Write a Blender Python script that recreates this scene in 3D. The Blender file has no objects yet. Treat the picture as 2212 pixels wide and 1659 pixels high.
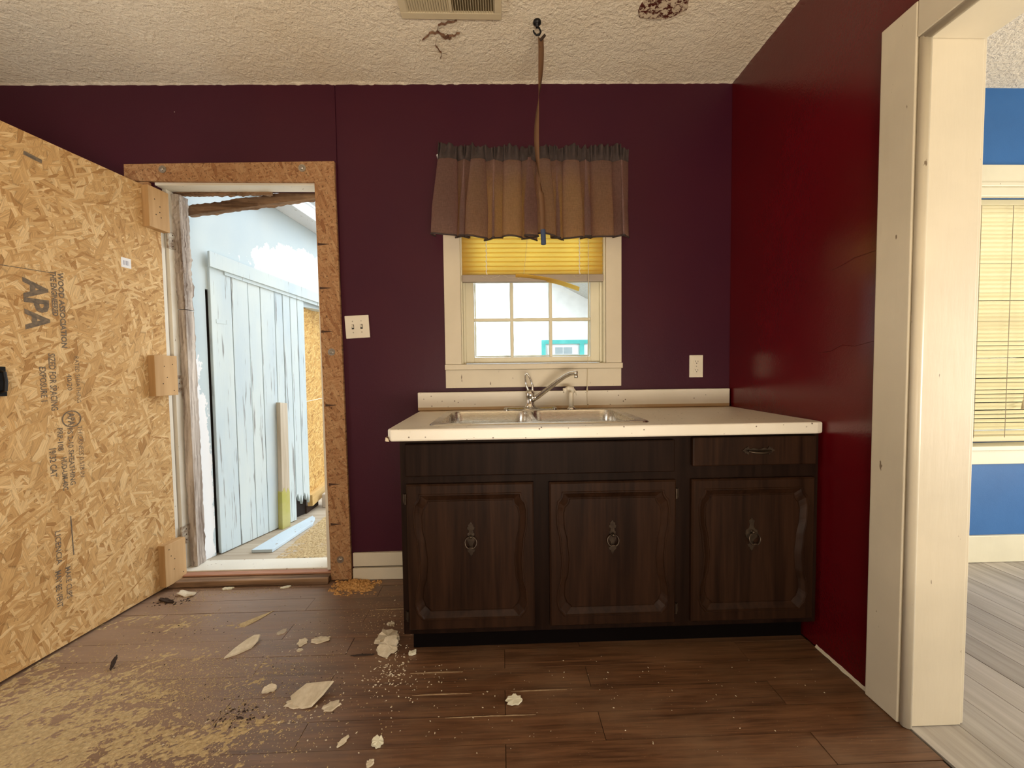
import bpy, bmesh, math, random
from math import radians, sin, cos, pi, sqrt, atan2
from mathutils import Vector, Matrix, noise

random.seed(11)
SC = bpy.context.scene
COL = SC.collection

# ------------------------------------------------------------------ camera
CAM_POS = Vector((0, -2.11, 1.15))
YAW, PIT, ROL = radians(1.6), radians(2.3), radians(0.7)
fwd = Vector((sin(YAW) * cos(PIT), cos(YAW) * cos(PIT), -sin(PIT)))
r0 = Vector((cos(YAW), -sin(YAW), 0))
u0 = r0.cross(fwd)
rt = r0 * cos(ROL) - u0 * sin(ROL)
up = u0 * cos(ROL) + r0 * sin(ROL)
cd = bpy.data.cameras.new('camera')
cd.sensor_width = 36.0
cd.lens = 36.0 * 831.0 / 2212.0
cd.clip_start = 0.02
cam = bpy.data.objects.new('camera', cd)
COL.objects.link(cam)
bk = -fwd
cam.matrix_world = Matrix(((rt.x, up.x, bk.x, CAM_POS.x), (rt.y, up.y, bk.y, CAM_POS.y), (rt.z, up.z, bk.z, CAM_POS.z), (0, 0, 0, 1)))
SC.camera = cam

# ------------------------------------------------------------------ sky, daylight, exposure
w = bpy.data.worlds.new('sky')
SC.world = w
w.use_nodes = True
bg = w.node_tree.nodes['Background']
bg.inputs[0].default_value = (0.90, 0.96, 1.0, 1)
bg.inputs[1].default_value = 3.9
try:
    w.cycles.sampling_method = 'AUTOMATIC'
except Exception:
    pass


def area(name, loc, rot, sx, sy, power, color):
    l = bpy.data.lights.new(name, 'AREA')
    l.shape = 'RECTANGLE'
    l.size, l.size_y = sx, sy
    l.energy = power
    l.color = color
    o = bpy.data.objects.new(name, l)
    o.location = loc
    o.rotation_euler = rot
    COL.objects.link(o)
    return o


# side-room window daylight, then two added fill lamps out of view
area('side_room_window_daylight', (4.36, -1.85, 1.05), (0, radians(100), 0), 1.6, 1.9, 108, (1.0, 0.90, 0.73))
area('rear_uplight_fill', (0.35, -3.47, 0.60), (radians(158), 0, 0), 1.6, 0.8, 98, (1.0, 0.84, 0.62))  # added upward fill that brightens the ceiling, not a real door
area('left_side_fill', (-2.90, -1.75, 1.35), (0, radians(-104), 0), 1.2, 1.1, 15, (1.0, 0.88, 0.70))  # added fill for the casing, red wall and ceiling

SC.view_settings.view_transform = 'Standard'
SC.view_settings.look = 'None'
SC.view_settings.gamma = 1.0
SC.view_settings.use_curve_mapping = False
SC.view_settings.exposure = 0.0

# ------------------------------------------------------------------ helpers: scene graph


def wmat(o):
    if o.parent is None:
        return o.matrix_basis.copy()
    return wmat(o.parent) @ o.matrix_parent_inverse @ o.matrix_basis


def obj(name, bm, mat, parent=None, local=False, smooth=False, bevel=0.0, seg=2, recalc=True):
    if isinstance(bm, bpy.types.Mesh):
        me = bm
    else:
        if recalc:
            bmesh.ops.recalc_face_normals(bm, faces=bm.faces)
        me = bpy.data.meshes.new(name)
        bm.to_mesh(me)
        bm.free()
        if mat is not None:
            for m in (mat if isinstance(mat, (list, tuple)) else [mat]):
                me.materials.append(m)
        if smooth:
            for p in me.polygons:
                p.use_smooth = True
    o = bpy.data.objects.new(name, me)
    COL.objects.link(o)
    if parent is not None:
        o.parent = parent
        if not local:
            o.matrix_parent_inverse = wmat(parent).inverted()
    if bevel:
        b = o.modifiers.new('edge', 'BEVEL')
        b.width = bevel
        b.segments = seg
        b.limit_method = 'ANGLE'
        b.angle_limit = radians(40)
    return o


def thing(name, label, cat, loc=(0, 0, 0), rz=0.0, group=None, kind=None):
    o = bpy.data.objects.new(name, None)
    COL.objects.link(o)
    o.location = loc
    o.rotation_euler = (0, 0, rz)
    o.empty_display_size = 0.05
    return tag(o, label, cat, group, kind)


def tag(o, label=None, cat=None, group=None, kind=None):
    if label:
        o['label'] = label
    if cat:
        o['category'] = cat
    if group:
        o['group'] = group
    if kind:
        o['kind'] = kind
    return o


def struct(o, label=None):
    o['kind'] = 'structure'
    if label:
        o['label'] = label
    return o


# ------------------------------------------------------------------ helpers: shapes


def box(bm, x0, x1, y0, y1, z0, z1, mi=0):
    v = [bm.verts.new(p) for p in ((x0, y0, z0), (x1, y0, z0), (x1, y1, z0), (x0, y1, z0), (x0, y0, z1), (x1, y0, z1), (x1, y1, z1), (x0, y1, z1))]
    for f in ((0, 3, 2, 1), (4, 5, 6, 7), (0, 1, 5, 4), (1, 2, 6, 5), (2, 3, 7, 6), (3, 0, 4, 7)):
        bm.faces.new([v[i] for i in f]).material_index = mi
    return v


def B(*boxes):
    bm = bmesh.new()
    for b in boxes:
        box(bm, *b)
    return bm


def prism(bm, pts, axis, lo, hi):
    """polygon pts (2D) extruded along axis: 'y' -> pts are (x,z); 'z' -> (x,y); 'x' -> (y,z)"""
    def p3(p, t):
        return (p[0], t, p[1]) if axis == 'y' else (p[0], p[1], t) if axis == 'z' else (t, p[0], p[1])
    a = [bm.verts.new(p3(p, lo)) for p in pts]
    b = [bm.verts.new(p3(p, hi)) for p in pts]
    n = len(pts)
    bm.faces.new(a)
    bm.faces.new(b[::-1])
    for i in range(n):
        bm.faces.new((a[i], b[i], b[(i + 1) % n], a[(i + 1) % n]))


def tube(bm, pts, r, seg=10, cap=True, closed=False):
    pts = [Vector(p) for p in pts]
    n = len(pts)
    rs = r if isinstance(r, (list, tuple)) else [r] * n
    rings = []
    ref = None
    for i in range(n):
        a = pts[(i - 1) % n] if (closed or i > 0) else pts[i]
        b = pts[(i + 1) % n] if (closed or i < n - 1) else pts[i]
        t = (b - a).normalized()
        if ref is None:
            ref = t.cross(Vector((0, 0, 1)))
            if ref.length < 1e-3:
                ref = t.cross(Vector((1, 0, 0)))
        ref = (ref - t * ref.dot(t)).normalized()
        bi = t.cross(ref)
        rings.append([bm.verts.new(pts[i] + (ref * cos(2 * pi * k / seg) + bi * sin(2 * pi * k / seg)) * rs[i]) for k in range(seg)])
    m = n if closed else n - 1
    for i in range(m):
        A, C = rings[i], rings[(i + 1) % n]
        for k in range(seg):
            bm.faces.new((A[k], A[(k + 1) % seg], C[(k + 1) % seg], C[k]))
    if cap and not closed:
        bm.faces.new(rings[0][::-1])
        bm.faces.new(rings[-1])


def lathe(bm, prof, c, seg=20, axis='z'):
    rings = []
    for r, h in prof:
        ring = []
        for k in range(seg):
            a = 2 * pi * k / seg
            p = (r * cos(a), r * sin(a), h)
            if axis == 'y':
                p = (p[0], -p[2], p[1])
            ring.append(bm.verts.new((c[0] + p[0], c[1] + p[1], c[2] + p[2])))
        rings.append(ring)
    for A, C in zip(rings, rings[1:]):
        for k in range(seg):
            bm.faces.new((A[k], A[(k + 1) % seg], C[(k + 1) % seg], C[k]))
    bm.faces.new(rings[0][::-1])
    bm.faces.new(rings[-1])


def rrect(x0, x1, y0, y1, r, n=6):
    out = []
    for cx, cy, a0 in ((x1 - r, y1 - r, 0), (x0 + r, y1 - r, 90), (x0 + r, y0 + r, 180), (x1 - r, y0 + r, 270)):
        for k in range(n + 1):
            a = radians(a0 + 90 * k / n)
            out.append((cx + r * cos(a), cy + r * sin(a)))
    return out


def loop_faces(bm, A, C):
    n = len(A)
    for i in range(n):
        bm.faces.new((A[i], A[(i + 1) % n], C[(i + 1) % n], C[i]))


def ring_edges(bm, vs):
    return [bm.edges.new((vs[i], vs[(i + 1) % len(vs)])) for i in range(len(vs))]


def nz(x, y, z=0.0, s=1.0):
    return noise.noise(Vector((x * s, y * s, z * s)))


# ------------------------------------------------------------------ helpers: materials


class NT:
    def __init__(self, name):
        self.m = bpy.data.materials.new(name)
        self.m.use_nodes = True
        self.t = self.m.node_tree
        self.t.nodes.clear()
        self.out = self.n('ShaderNodeOutputMaterial')
        self.geo = None

    def n(self, typ, **kw):
        nd = self.t.nodes.new(typ)
        for k, v in kw.items():
            setattr(nd, k, v)
        return nd

    def l(self, a, b):
        self.t.links.new(a, b)

    def val(self, sock, v):
        if hasattr(v, 'is_output') or isinstance(v, bpy.types.NodeSocket):
            self.l(v, sock)
        else:
            if isinstance(v, (tuple, list)) and len(v) == 3 and sock.type == 'RGBA':
                v = (*v, 1)
            sock.default_value = v

    def coords(self, rand=False):
        tc = self.n('ShaderNodeTexCoord').outputs['Object']
        if rand:
            oi = self.n('ShaderNodeObjectInfo')
            k = self.n('ShaderNodeVectorMath', operation='SCALE')
            k.inputs[0].default_value = (17.3, 9.1, 5.7)
            self.l(oi.outputs['Random'], k.inputs['Scale'])
            a = self.n('ShaderNodeVectorMath', operation='ADD')
            self.l(tc, a.inputs[0])
            self.l(k.outputs[0], a.inputs[1])
            return a.outputs[0]
        return tc

    def scale(self, v, s, rot=(0, 0, 0), loc=(0, 0, 0)):
        m = self.n('ShaderNodeMapping')
        self.l(v, m.inputs['Vector'])
        m.inputs['Scale'].default_value = s if isinstance(s, (tuple, list)) else (s, s, s)
        m.inputs['Rotation'].default_value = rot
        m.inputs['Location'].default_value = loc
        return m.outputs[0]

    def noise(self, v, s=1.0, d=4, rough=0.55, dist=0.0):
        n = self.n('ShaderNodeTexNoise')
        self.l(v, n.inputs['Vector'])
        n.inputs['Scale'].default_value = s
        n.inputs['Detail'].default_value = d
        n.inputs['Roughness'].default_value = rough
        n.inputs['Distortion'].default_value = dist
        return n.outputs['Fac']

    def voro(self, v, s=1.0, feature='F1', dim='3D'):
        n = self.n('ShaderNodeTexVoronoi', feature=feature, voronoi_dimensions=dim)
        self.l(v, n.inputs['Vector'])
        n.inputs['Scale'].default_value = s
        return n

    def ramp(self, f, stops, const=False):
        r = self.n('ShaderNodeValToRGB')
        self.l(f, r.inputs[0])
        cr = r.color_ramp
        if const:
            cr.interpolation = 'CONSTANT'
        while len(cr.elements) < len(stops):
            cr.elements.new(0.5)
        for e, (p, c) in zip(cr.elements, stops):
            e.position = p
            e.color = (c, c, c, 1) if isinstance(c, (int, float)) else (*c, 1)
        return r.outputs[0]

    def mix(self, f, a, b, mode='MIX'):
        m = self.n('ShaderNodeMix', data_type='RGBA', blend_type=mode)
        self.val(m.inputs[0], f)
        self.val(m.inputs[6], a)
        self.val(m.inputs[7], b)
        return m.outputs[2]

    def math(self, op, a, b=0.0, clamp=False):
        m = self.n('ShaderNodeMath', operation=op)
        m.use_clamp = clamp
        self.val(m.inputs[0], a)
        self.val(m.inputs[1], b)
        return m.outputs[0]

    def bump(self, h, strength=0.3, dist=0.01, normal=None):
        b = self.n('ShaderNodeBump')
        b.inputs['Strength'].default_value = strength
        b.inputs['Distance'].default_value = dist
        self.l(h, b.inputs['Height'])
        if normal is not None:
            self.l(normal, b.inputs['Normal'])
        return b.outputs[0]

    def bsdf(self, color, rough=0.5, metal=0.0, normal=None, spec=0.5, **kw):
        p = self.n('ShaderNodeBsdfPrincipled')
        self.val(p.inputs['Base Color'], color)
        self.val(p.inputs['Roughness'], rough)
        p.inputs['Metallic'].default_value = metal
        p.inputs['Specular IOR Level'].default_value = spec
        if normal is not None:
            self.l(normal, p.inputs['Normal'])
        for k, v in kw.items():
            self.val(p.inputs[k], v)
        return p.outputs[0]

    def done(self, sh):
        self.l(sh, self.out.inputs['Surface'])
        return self.m


def paint(name, c, c2=None, rough=0.5, s=6.0, bump=0.15, bs=60.0, bd=0.002, spec=0.5, rand=False, metal=0.0, stretch=(1, 1, 1)):
    t = NT(name)
    v = t.coords(rand)
    v = t.scale(v, stretch)
    f = t.noise(v, s, 5)
    col = t.mix(t.ramp(f, [(0.35, 0.0), (0.65, 1.0)]), c, c2 or tuple(x * 0.9 for x in c))
    nrm = t.bump(t.noise(v, bs, 3), bump, bd) if bump else None
    return t.done(t.bsdf(col, rough, metal, nrm, spec))


def wood(name, dark, light, grain='x', s=1.0, rough=0.5, rand=True, bump=0.2, vary=0.25, spec=0.4):
    """long-grain wood; grain runs along the given axis"""
    t = NT(name)
    v = t.coords(rand)
    sc = {'x': (1.2, 22, 22), 'y': (22, 1.2, 22), 'z': (22, 22, 1.2)}[grain]
    g = t.noise(t.scale(v, tuple(k * s for k in sc)), 1.0, 6, 0.6, 0.6)
    g2 = t.noise(t.scale(v, tuple(k * s * 4 for k in sc)), 1.0, 3, 0.5)
    f = t.math('ADD', t.math('MULTIPLY', g, 0.7), t.math('MULTIPLY', g2, 0.3))
    col = t.mix(t.ramp(f, [(0.36, 0.0), (0.64, 1.0)]), dark, light)
    if rand and vary:
        oi = t.n('ShaderNodeObjectInfo')
        k = t.math('ADD', t.math('MULTIPLY', oi.outputs['Random'], vary), 1.0 - vary * 0.6)
        cc = t.n('ShaderNodeCombineColor')
        for i in range(3):
            t.l(k, cc.inputs[i])
        col = t.mix(1.0, col, cc.outputs[0], 'MULTIPLY')
    nrm = t.bump(f, bump, 0.002)
    return t.done(t.bsdf(col, rough, 0.0, nrm, spec))


def osb(name, plane, tones, size=1.0, fleck=0.0, rough=0.75, layers=6):
    """oriented strand board: layered stretched strands with random tone; plane names the two object axes of the sheet"""
    t = NT(name)
    sep = t.n('ShaderNodeSeparateXYZ')
    t.l(t.coords(), sep.inputs[0])
    cb = t.n('ShaderNodeCombineXYZ')
    t.l(sep.outputs['XYZ'.index(plane[0])], cb.inputs[0])
    t.l(sep.outputs['XYZ'.index(plane[1])], cb.inputs[1])
    uv = cb.outputs[0]
    wob = t.n('ShaderNodeTexNoise')
    t.l(uv, wob.inputs['Vector'])
    wob.inputs['Scale'].default_value = 9.0
    wob.inputs['Detail'].default_value = 3
    wv = t.n('ShaderNodeVectorMath', operation='SCALE')
    t.l(wob.outputs['Color'], wv.inputs[0])
    wv.inputs['Scale'].default_value = 0.018 * size
    ad = t.n('ShaderNodeVectorMath', operation='ADD')
    t.l(uv, ad.inputs[0])
    t.l(wv.outputs[0], ad.inputs[1])
    uv2 = ad.outputs[0]
    dk, md, lt = tones
    rnd = random.Random(name)
    col = md
    hgt = None
    for i in range(layers):
        ang = radians((84, 18, -48, 48, -14, 70, -76, 30)[i])
        L = (0.12, 0.10, 0.085, 0.075, 0.085, 0.12, 0.075, 0.05)[i] * size
        W = (0.026, 0.018, 0.020, 0.015, 0.012, 0.026, 0.012, 0.010)[i] * size
        rot = t.n('ShaderNodeVectorRotate', rotation_type='Z_AXIS')
        t.l(uv2, rot.inputs['Vector'])
        rot.inputs['Angle'].default_value = ang
        m = t.scale(rot.outputs[0], (1 / L, 1 / W, 1), loc=(rnd.uniform(0, 9), rnd.uniform(0, 9), 0))
        vo = t.voro(m, 1.0, 'F1', '2D')
        sc = t.n('ShaderNodeSeparateColor')
        t.l(vo.outputs['Color'], sc.inputs[0])
        tone = t.ramp(sc.outputs[0], [(0.0, dk), (0.16, tuple(a * 0.3 + b * 0.7 for a, b in zip(dk, md))), (0.50, md), (1.0, lt)])
        gm = t.scale(rot.outputs[0], (14 / size, 330 / size, 1))
        gr = t.noise(gm, 1.0, 2, 0.6)
        tone = t.mix(1.0, tone, t.ramp(gr, [(0.3, 0.70), (0.7, 1.12)]), 'MULTIPLY')
        if i in (0, 2, 3, 5):
            ed = t.voro(m, 1.0, 'DISTANCE_TO_EDGE', '2D').outputs['Distance']
            tone = t.mix(1.0, tone, t.ramp(ed, [(0.0, 0.66), (0.07, 1.0)]), 'MULTIPLY')
        if i == 0:
            col = tone
            hgt = sc.outputs[0]
        else:
            mask = t.math('GREATER_THAN', sc.outputs[1], (0, 0.50, 0.55, 0.60, 0.68, 0.66, 0.72, 0.78)[i])
            col = t.mix(mask, col, tone)
            hm = t.n('ShaderNodeMix', data_type='FLOAT')
            t.l(mask, hm.inputs[0])
            t.l(hgt, hm.inputs[2])
            t.l(sc.outputs[0], hm.inputs[3])
            hgt = hm.outputs[0]
    if fleck:
        fl = t.noise(t.scale(uv2, (95, 60, 1)), 1.0, 2)
        col = t.mix(t.ramp(fl, [(0.60, 0.0), (0.68, fleck)]), col, tuple(x * 0.25 for x in dk))
    nrm = t.bump(hgt, 0.35, 0.0015)
    return t.done(t.bsdf(col, rough, 0.0, nrm, 0.3))


# --- wall paints
def wall_paint(name, c, c2, rough, spec=0.3):
    t = NT(name)
    v = t.coords()
    f = t.noise(v, 2.2, 4)
    col = t.mix(t.ramp(f, [(0.3, 0.0), (0.7, 1.0)]), c, c2)
    sp = t.voro(v, 5.0).outputs['Distance']
    col = t.mix(t.ramp(sp, [(0.012, 1.0), (0.016, 0.0)]), col, (0.45, 0.40, 0.36))
    h = t.math('ADD', t.noise(v, 7, 3), t.math('MULTIPLY', t.noise(v, 160, 2), 0.25))
    nrm = t.bump(h, 0.22, 0.006)
    return t.done(t.bsdf(col, rough, 0.0, nrm, spec))


M_PURPLE = wall_paint('purple_wall_paint', (0.048, 0.0056, 0.0150), (0.040, 0.0044, 0.0150), 0.45, 0.25)
M_RED = wall_paint('maroon_wall_paint', (0.105, 0.0018, 0.0042), (0.086, 0.0018, 0.0046), 0.22, 0.75)
M_BLUE = wall_paint('blue_wall_paint', (0.030, 0.130, 0.36), (0.022, 0.105, 0.30), 0.5)
M_PLAIN = paint('plain_wall_paint', (0.55, 0.50, 0.42), rough=0.7)


def ceiling_mat():
    t = NT('stippled_ceiling_plaster')
    v = t.coords()
    big = t.noise(v, 1.6, 4)
    col = t.mix(t.ramp(big, [(0.35, 0.0), (0.7, 1.0)]), (0.82, 0.74, 0.60), (0.75, 0.64, 0.48))
    # water stain around the crack
    sp = t.scale(v, (4.5, 6.5, 1), loc=(4.5 * 0.25, 6.5 * 0.17, 0))
    ln = t.n('ShaderNodeVectorMath', operation='LENGTH')
    t.l(sp, ln.inputs[0])
    d = t.math('ADD', ln.outputs['Value'], t.math('MULTIPLY', t.noise(v, 9, 5), 1.2))
    col = t.mix(t.ramp(t.math('MULTIPLY', d, 0.5), [(0.40, 0.0), (0.55, 0.75), (0.62, 0.35), (0.80, 0.0)]), col, (0.46, 0.33, 0.19))
    st = t.noise(t.scale(v, (60, 60, 60)), 1.0, 5, 0.65)
    st2 = t.noise(t.scale(v, (24, 24, 24)), 1.0, 3, 0.6, 0.8)
    h = t.math('ADD', t.ramp(st, [(0.42, 0.0), (0.62, 1.0)]), t.math('MULTIPLY', t.ramp(st2, [(0.45, 0.0), (0.6, 1.0)]), 0.8))
    nrm = t.bump(h, 0.55, 0.006)
    pit = t.ramp(st, [(0.24, 0.55), (0.34, 1.0)])
    col = t.mix(1.0, col, pit, 'MULTIPLY')
    return t.done(t.bsdf(col, 0.9, 0.0, nrm, 0.2))


M_CEIL = ceiling_mat()


def chipped(name, c, chip, rough=0.45, amount=0.0):
    t = NT(name)
    v = t.coords()
    f = t.noise(v, 3.0, 4)
    col = t.mix(t.ramp(f, [(0.35, 0.0), (0.7, 1.0)]), c, tuple(x * 0.88 for x in c))
    e = t.noise(t.scale(v, (40, 40, 14)), 1.0, 4)
    col = t.mix(t.ramp(e, [(0.70 - amount, 0.0), (0.73 - amount, 1.0)]), col, chip)
    nrm = t.bump(t.noise(t.scale(v, (40, 40, 6)), 1.0, 4), 0.15, 0.004)
    return t.done(t.bsdf(col, rough, 0.0, nrm, 0.5))


M_TRIM = chipped('cream_trim_paint', (0.62, 0.55, 0.42), (0.20, 0.15, 0.10))
M_TRIMW = chipped('white_jamb_paint', (0.74, 0.70, 0.60), (0.28, 0.20, 0.13), amount=0.02)
M_TRIM_Y = chipped('ivory_trim_paint', (0.70, 0.66, 0.50), (0.3, 0.25, 0.18))


def laminate():
    t = NT('worn_brown_laminate_plank')
    v = t.coords(True)
    g = t.noise(t.scale(v, (2.2, 46, 30)), 1.0, 5, 0.6, 0.8)
    g2 = t.noise(t.scale(v, (9, 190, 60)), 1.0, 3)
    f = t.math('ADD', t.math('MULTIPLY', g, 0.65), t.math('MULTIPLY', g2, 0.35))
    col = t.mix(t.ramp(f, [(0.36, 0.0), (0.62, 1.0)]), (0.056, 0.0235, 0.0105), (0.168, 0.079, 0.037))
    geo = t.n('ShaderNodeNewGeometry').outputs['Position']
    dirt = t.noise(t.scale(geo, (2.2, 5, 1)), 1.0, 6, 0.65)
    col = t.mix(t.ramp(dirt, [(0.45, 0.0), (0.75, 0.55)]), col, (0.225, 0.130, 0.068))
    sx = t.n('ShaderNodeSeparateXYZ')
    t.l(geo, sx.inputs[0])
    dust_sheen = t.math('MULTIPLY', t.ramp(t.math('MULTIPLY', t.math('ADD', sx.outputs[0], 2.0), 0.5), [(0.30, 1.0), (0.86, 0.0)]), t.ramp(t.noise(t.scale(geo, (1.5, 6, 1)), 1.0, 6, 0.7), [(0.30, 0.35), (0.70, 0.85)]))  # dust, paler towards the door where reflected sky is painted in
    col = t.mix(dust_sheen, col, (0.36, 0.25, 0.18))
    spk = t.noise(geo, 160, 2)
    col = t.mix(t.ramp(spk, [(0.70, 0.0), (0.76, 0.5)]), col, (0.36, 0.28, 0.18))
    rg = t.ramp(dirt, [(0.4, 0.34), (0.75, 0.60)])
    nrm = t.bump(f, 0.25, 0.002)
    return t.done(t.bsdf(col, rg, 0.0, nrm, 0.6))


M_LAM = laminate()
M_GREYBOARD = wood('worn_grey_floorboard', (0.33, 0.295, 0.25), (0.50, 0.46, 0.41), 'y', 0.8, 0.5)
M_WORN = paint('bare_plank_core', (0.42, 0.30, 0.18), (0.30, 0.19, 0.10), rough=0.8, s=50)
M_DARKGAP = paint('dark_underfloor', (0.018, 0.012, 0.009), rough=0.9)
M_OSB = osb('strand_board_fresh', 'XZ', ((0.38, 0.200, 0.068), (0.56, 0.345, 0.142), (0.71, 0.50, 0.255)), 0.92, 0.0, layers=8)
M_OSBF = osb('strand_board_weathered', 'XZ', ((0.25, 0.108, 0.042), (0.38, 0.20, 0.092), (0.45, 0.265, 0.13)), 0.55, 0.75, layers=6)
M_OSB_OUT = osb('strand_board_outdoor', 'YZ', ((0.36, 0.17, 0.035), (0.62, 0.36, 0.10), (0.75, 0.50, 0.18)), 0.7, 0.3, layers=5)
M_LUMBER = wood('raw_pine_lumber', (0.40, 0.235, 0.095), (0.55, 0.35, 0.165), 'z', 0.7, 0.7, vary=0.1)
M_CAB = wood('dark_stained_cabinet_wood', (0.0075, 0.0031, 0.0018), (0.018, 0.0085, 0.0052), 'z', 1.0, 0.5, rand=False, bump=0.15, spec=0.07)
M_CABDOOR = wood('brown_stained_door_wood', (0.011, 0.0042, 0.0019), (0.031, 0.0132, 0.0064), 'z', 1.0, 0.46, rand=False, bump=0.15, spec=0.10)
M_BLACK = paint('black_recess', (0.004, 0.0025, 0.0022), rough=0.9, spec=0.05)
M_IRON = paint('black_iron', (0.012, 0.011, 0.012), rough=0.4, metal=0.6)
M_BRASS = paint('antique_brass', (0.040, 0.027, 0.019), (0.075, 0.054, 0.038), rough=0.36, metal=0.8, s=40)


def counter():
    t = NT('speckled_white_laminate')
    v = t.coords()
    col = t.mix(t.ramp(t.noise(v, 3, 4), [(0.4, 0.0), (0.7, 1.0)]), (0.80, 0.755, 0.66), (0.74, 0.69, 0.58))
    d = t.voro(v, 34.0).outputs['Distance']
    k = t.noise(v, 11, 2)
    col = t.mix(t.math('MULTIPLY', t.ramp(d, [(0.09, 1.0), (0.13, 0.0)]), t.ramp(k, [(0.46, 0.0), (0.54, 1.0)])), col, (0.16, 0.12, 0.09))
    # rusty water stain along the foot of the backsplash
    sep = t.n('ShaderNodeSeparateXYZ')
    t.l(v, sep.inputs[0])
    y = t.math('ADD', sep.outputs[1], t.math('MULTIPLY', t.noise(v, 5, 4), 0.12))
    z = t.math('LESS_THAN', sep.outputs[2], 0.945)
    st = t.math('MULTIPLY', t.ramp(t.math('ADD', y, 0.5), [(0.475, 0.0), (0.53, 0.85)]), z)
    col = t.mix(st, col, (0.40, 0.24, 0.09))
    return t.done(t.bsdf(col, 0.38, 0.0, None, 0.5))


M_COUNTER = counter()


def steel():
    t = NT('brushed_stainless_steel')
    v = t.coords()
    f = t.noise(t.scale(v, (6, 160, 160)), 1.0, 3)
    return t.done(t.bsdf(t.mix(f, (0.72, 0.70, 0.65), (0.64, 0.62, 0.57)), t.ramp(f, [(0.3, 0.24), (0.7, 0.30)]), 1.0))


M_STEEL = steel()
M_CHROME = paint('dull_chrome', (0.72, 0.70, 0.66), (0.55, 0.53, 0.50), rough=0.14, metal=1.0, s=60, bump=0)
M_PLASTIC = paint('ivory_plastic', (0.72, 0.66, 0.54), rough=0.4, bump=0)
M_SLOT = paint('dark_slot', (0.02, 0.015, 0.012), rough=0.7, bump=0)


def fabric():
    t = NT('brown_linen_fabric')
    v = t.coords()
    wv = t.noise(t.scale(v, (260, 260, 60)), 1.0, 2)
    wh = t.noise(t.scale(v, (40, 40, 420)), 1.0, 2)
    f = t.math('ADD', t.math('MULTIPLY', wv, 0.5), t.math('MULTIPLY', wh, 0.5))
    col = t.mix(t.ramp(f, [(0.35, 0.0), (0.65, 1.0)]), (0.125, 0.086, 0.064), (0.185, 0.132, 0.100))
    d = t.bsdf(col, 0.85, 0.0, t.bump(f, 0.2, 0.001), 0.2)
    tr = t.n('ShaderNodeBsdfTranslucent')
    t.l(t.mix(t.ramp(f, [(0.35, 0.0), (0.65, 1.0)]), (0.68, 0.54, 0.54), (0.90, 0.74, 0.74)), tr.inputs[0])
    mx = t.n('ShaderNodeMixShader')
    mx.inputs[0].default_value = 0.72
    t.l(d, mx.inputs[1])
    t.l(tr.outputs[0], mx.inputs[2])
    return t.done(mx.outputs[0])


M_FABRIC = fabric()
M_HEADER = paint('shaded_doubled_brown_fabric', (0.050, 0.033, 0.030), (0.036, 0.024, 0.022), rough=0.9, s=60, bump=0.2, bs=200)  # doubled cloth, darkened further because the header's missing backlight is painted in


def translucent(name, c, tc, fac, rough=0.5):
    t = NT(name)
    d = t.bsdf(c, rough, 0.0)
    tr = t.n('ShaderNodeBsdfTranslucent')
    tr.inputs[0].default_value = (*tc, 1)
    mx = t.n('ShaderNodeMixShader')
    mx.inputs[0].default_value = fac
    t.l(d, mx.inputs[1])
    t.l(tr.outputs[0], mx.inputs[2])
    return t.done(mx.outputs[0])


M_SLAT = translucent('yellowed_vinyl_slat', (0.74, 0.60, 0.26), (0.99, 0.85, 0.38), 0.85)
M_SLAT2 = translucent('cream_vinyl_slat', (0.80, 0.74, 0.52), (0.97, 0.92, 0.70), 0.42)
M_TAUPE = paint('taupe_bottom_rail', (0.34, 0.28, 0.22), rough=0.5, bump=0)
M_CORD = paint('cream_cord', (0.62, 0.54, 0.38), rough=0.8, bump=0)


def glass():
    t = NT('thin_dusty_glass')
    tr = t.n('ShaderNodeBsdfTransparent')
    tr.inputs[0].default_value = (0.96, 0.98, 0.97, 1)
    gl = t.n('ShaderNodeBsdfGlossy')
    gl.inputs['Roughness'].default_value = 0.03
    fr = t.n('ShaderNodeFresnel')
    fr.inputs[0].default_value = 1.45
    mx = t.n('ShaderNodeMixShader')
    t.l(fr.outputs[0], mx.inputs[0])
    t.l(tr.outputs[0], mx.inputs[1])
    t.l(gl.outputs[0], mx.inputs[2])
    return t.done(mx.outputs[0])


M_GLASS = glass()


def outdoor_blue():
    """pale blue outdoor paint that has peeled to white in ragged patches"""
    t = NT('peeling_pale_blue_paint')
    v = t.coords()
    f = t.noise(t.scale(v, (3, 3, 2)), 1.0, 4)
    col = t.mix(t.ramp(f, [(0.35, 0.0), (0.65, 1.0)]), (0.50, 0.60, 0.645), (0.56, 0.645, 0.665))
    # local x runs along the wall, z up
    rag = t.math('MULTIPLY', t.math('SUBTRACT', t.noise(t.scale(v, (16, 1, 7)), 1.0, 6, 0.7), 0.5), 1.5)

    def blob(cx, cz, rx, rz):
        m = t.scale(v, (1 / rx, 0.0, 1 / rz), loc=(-cx / rx, 0, -cz / rz))
        ln = t.n('ShaderNodeVectorMath', operation='LENGTH')
        t.l(m, ln.inputs[0])
        return t.math('LESS_THAN', t.math('ADD', ln.outputs['Value'], rag), 1.0)
    k = t.math('MAXIMUM', blob(0.78, 1.93, 0.50, 0.17), blob(-0.10, 0.45, 0.085, 0.75))
    col = t.mix(k, col, (0.86, 0.87, 0.88))
    nrm = t.bump(k, 0.4, 0.003)
    return t.done(t.bsdf(col, 0.6, 0.0, nrm, 0.3))


M_OUTBLUE = outdoor_blue()


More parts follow.
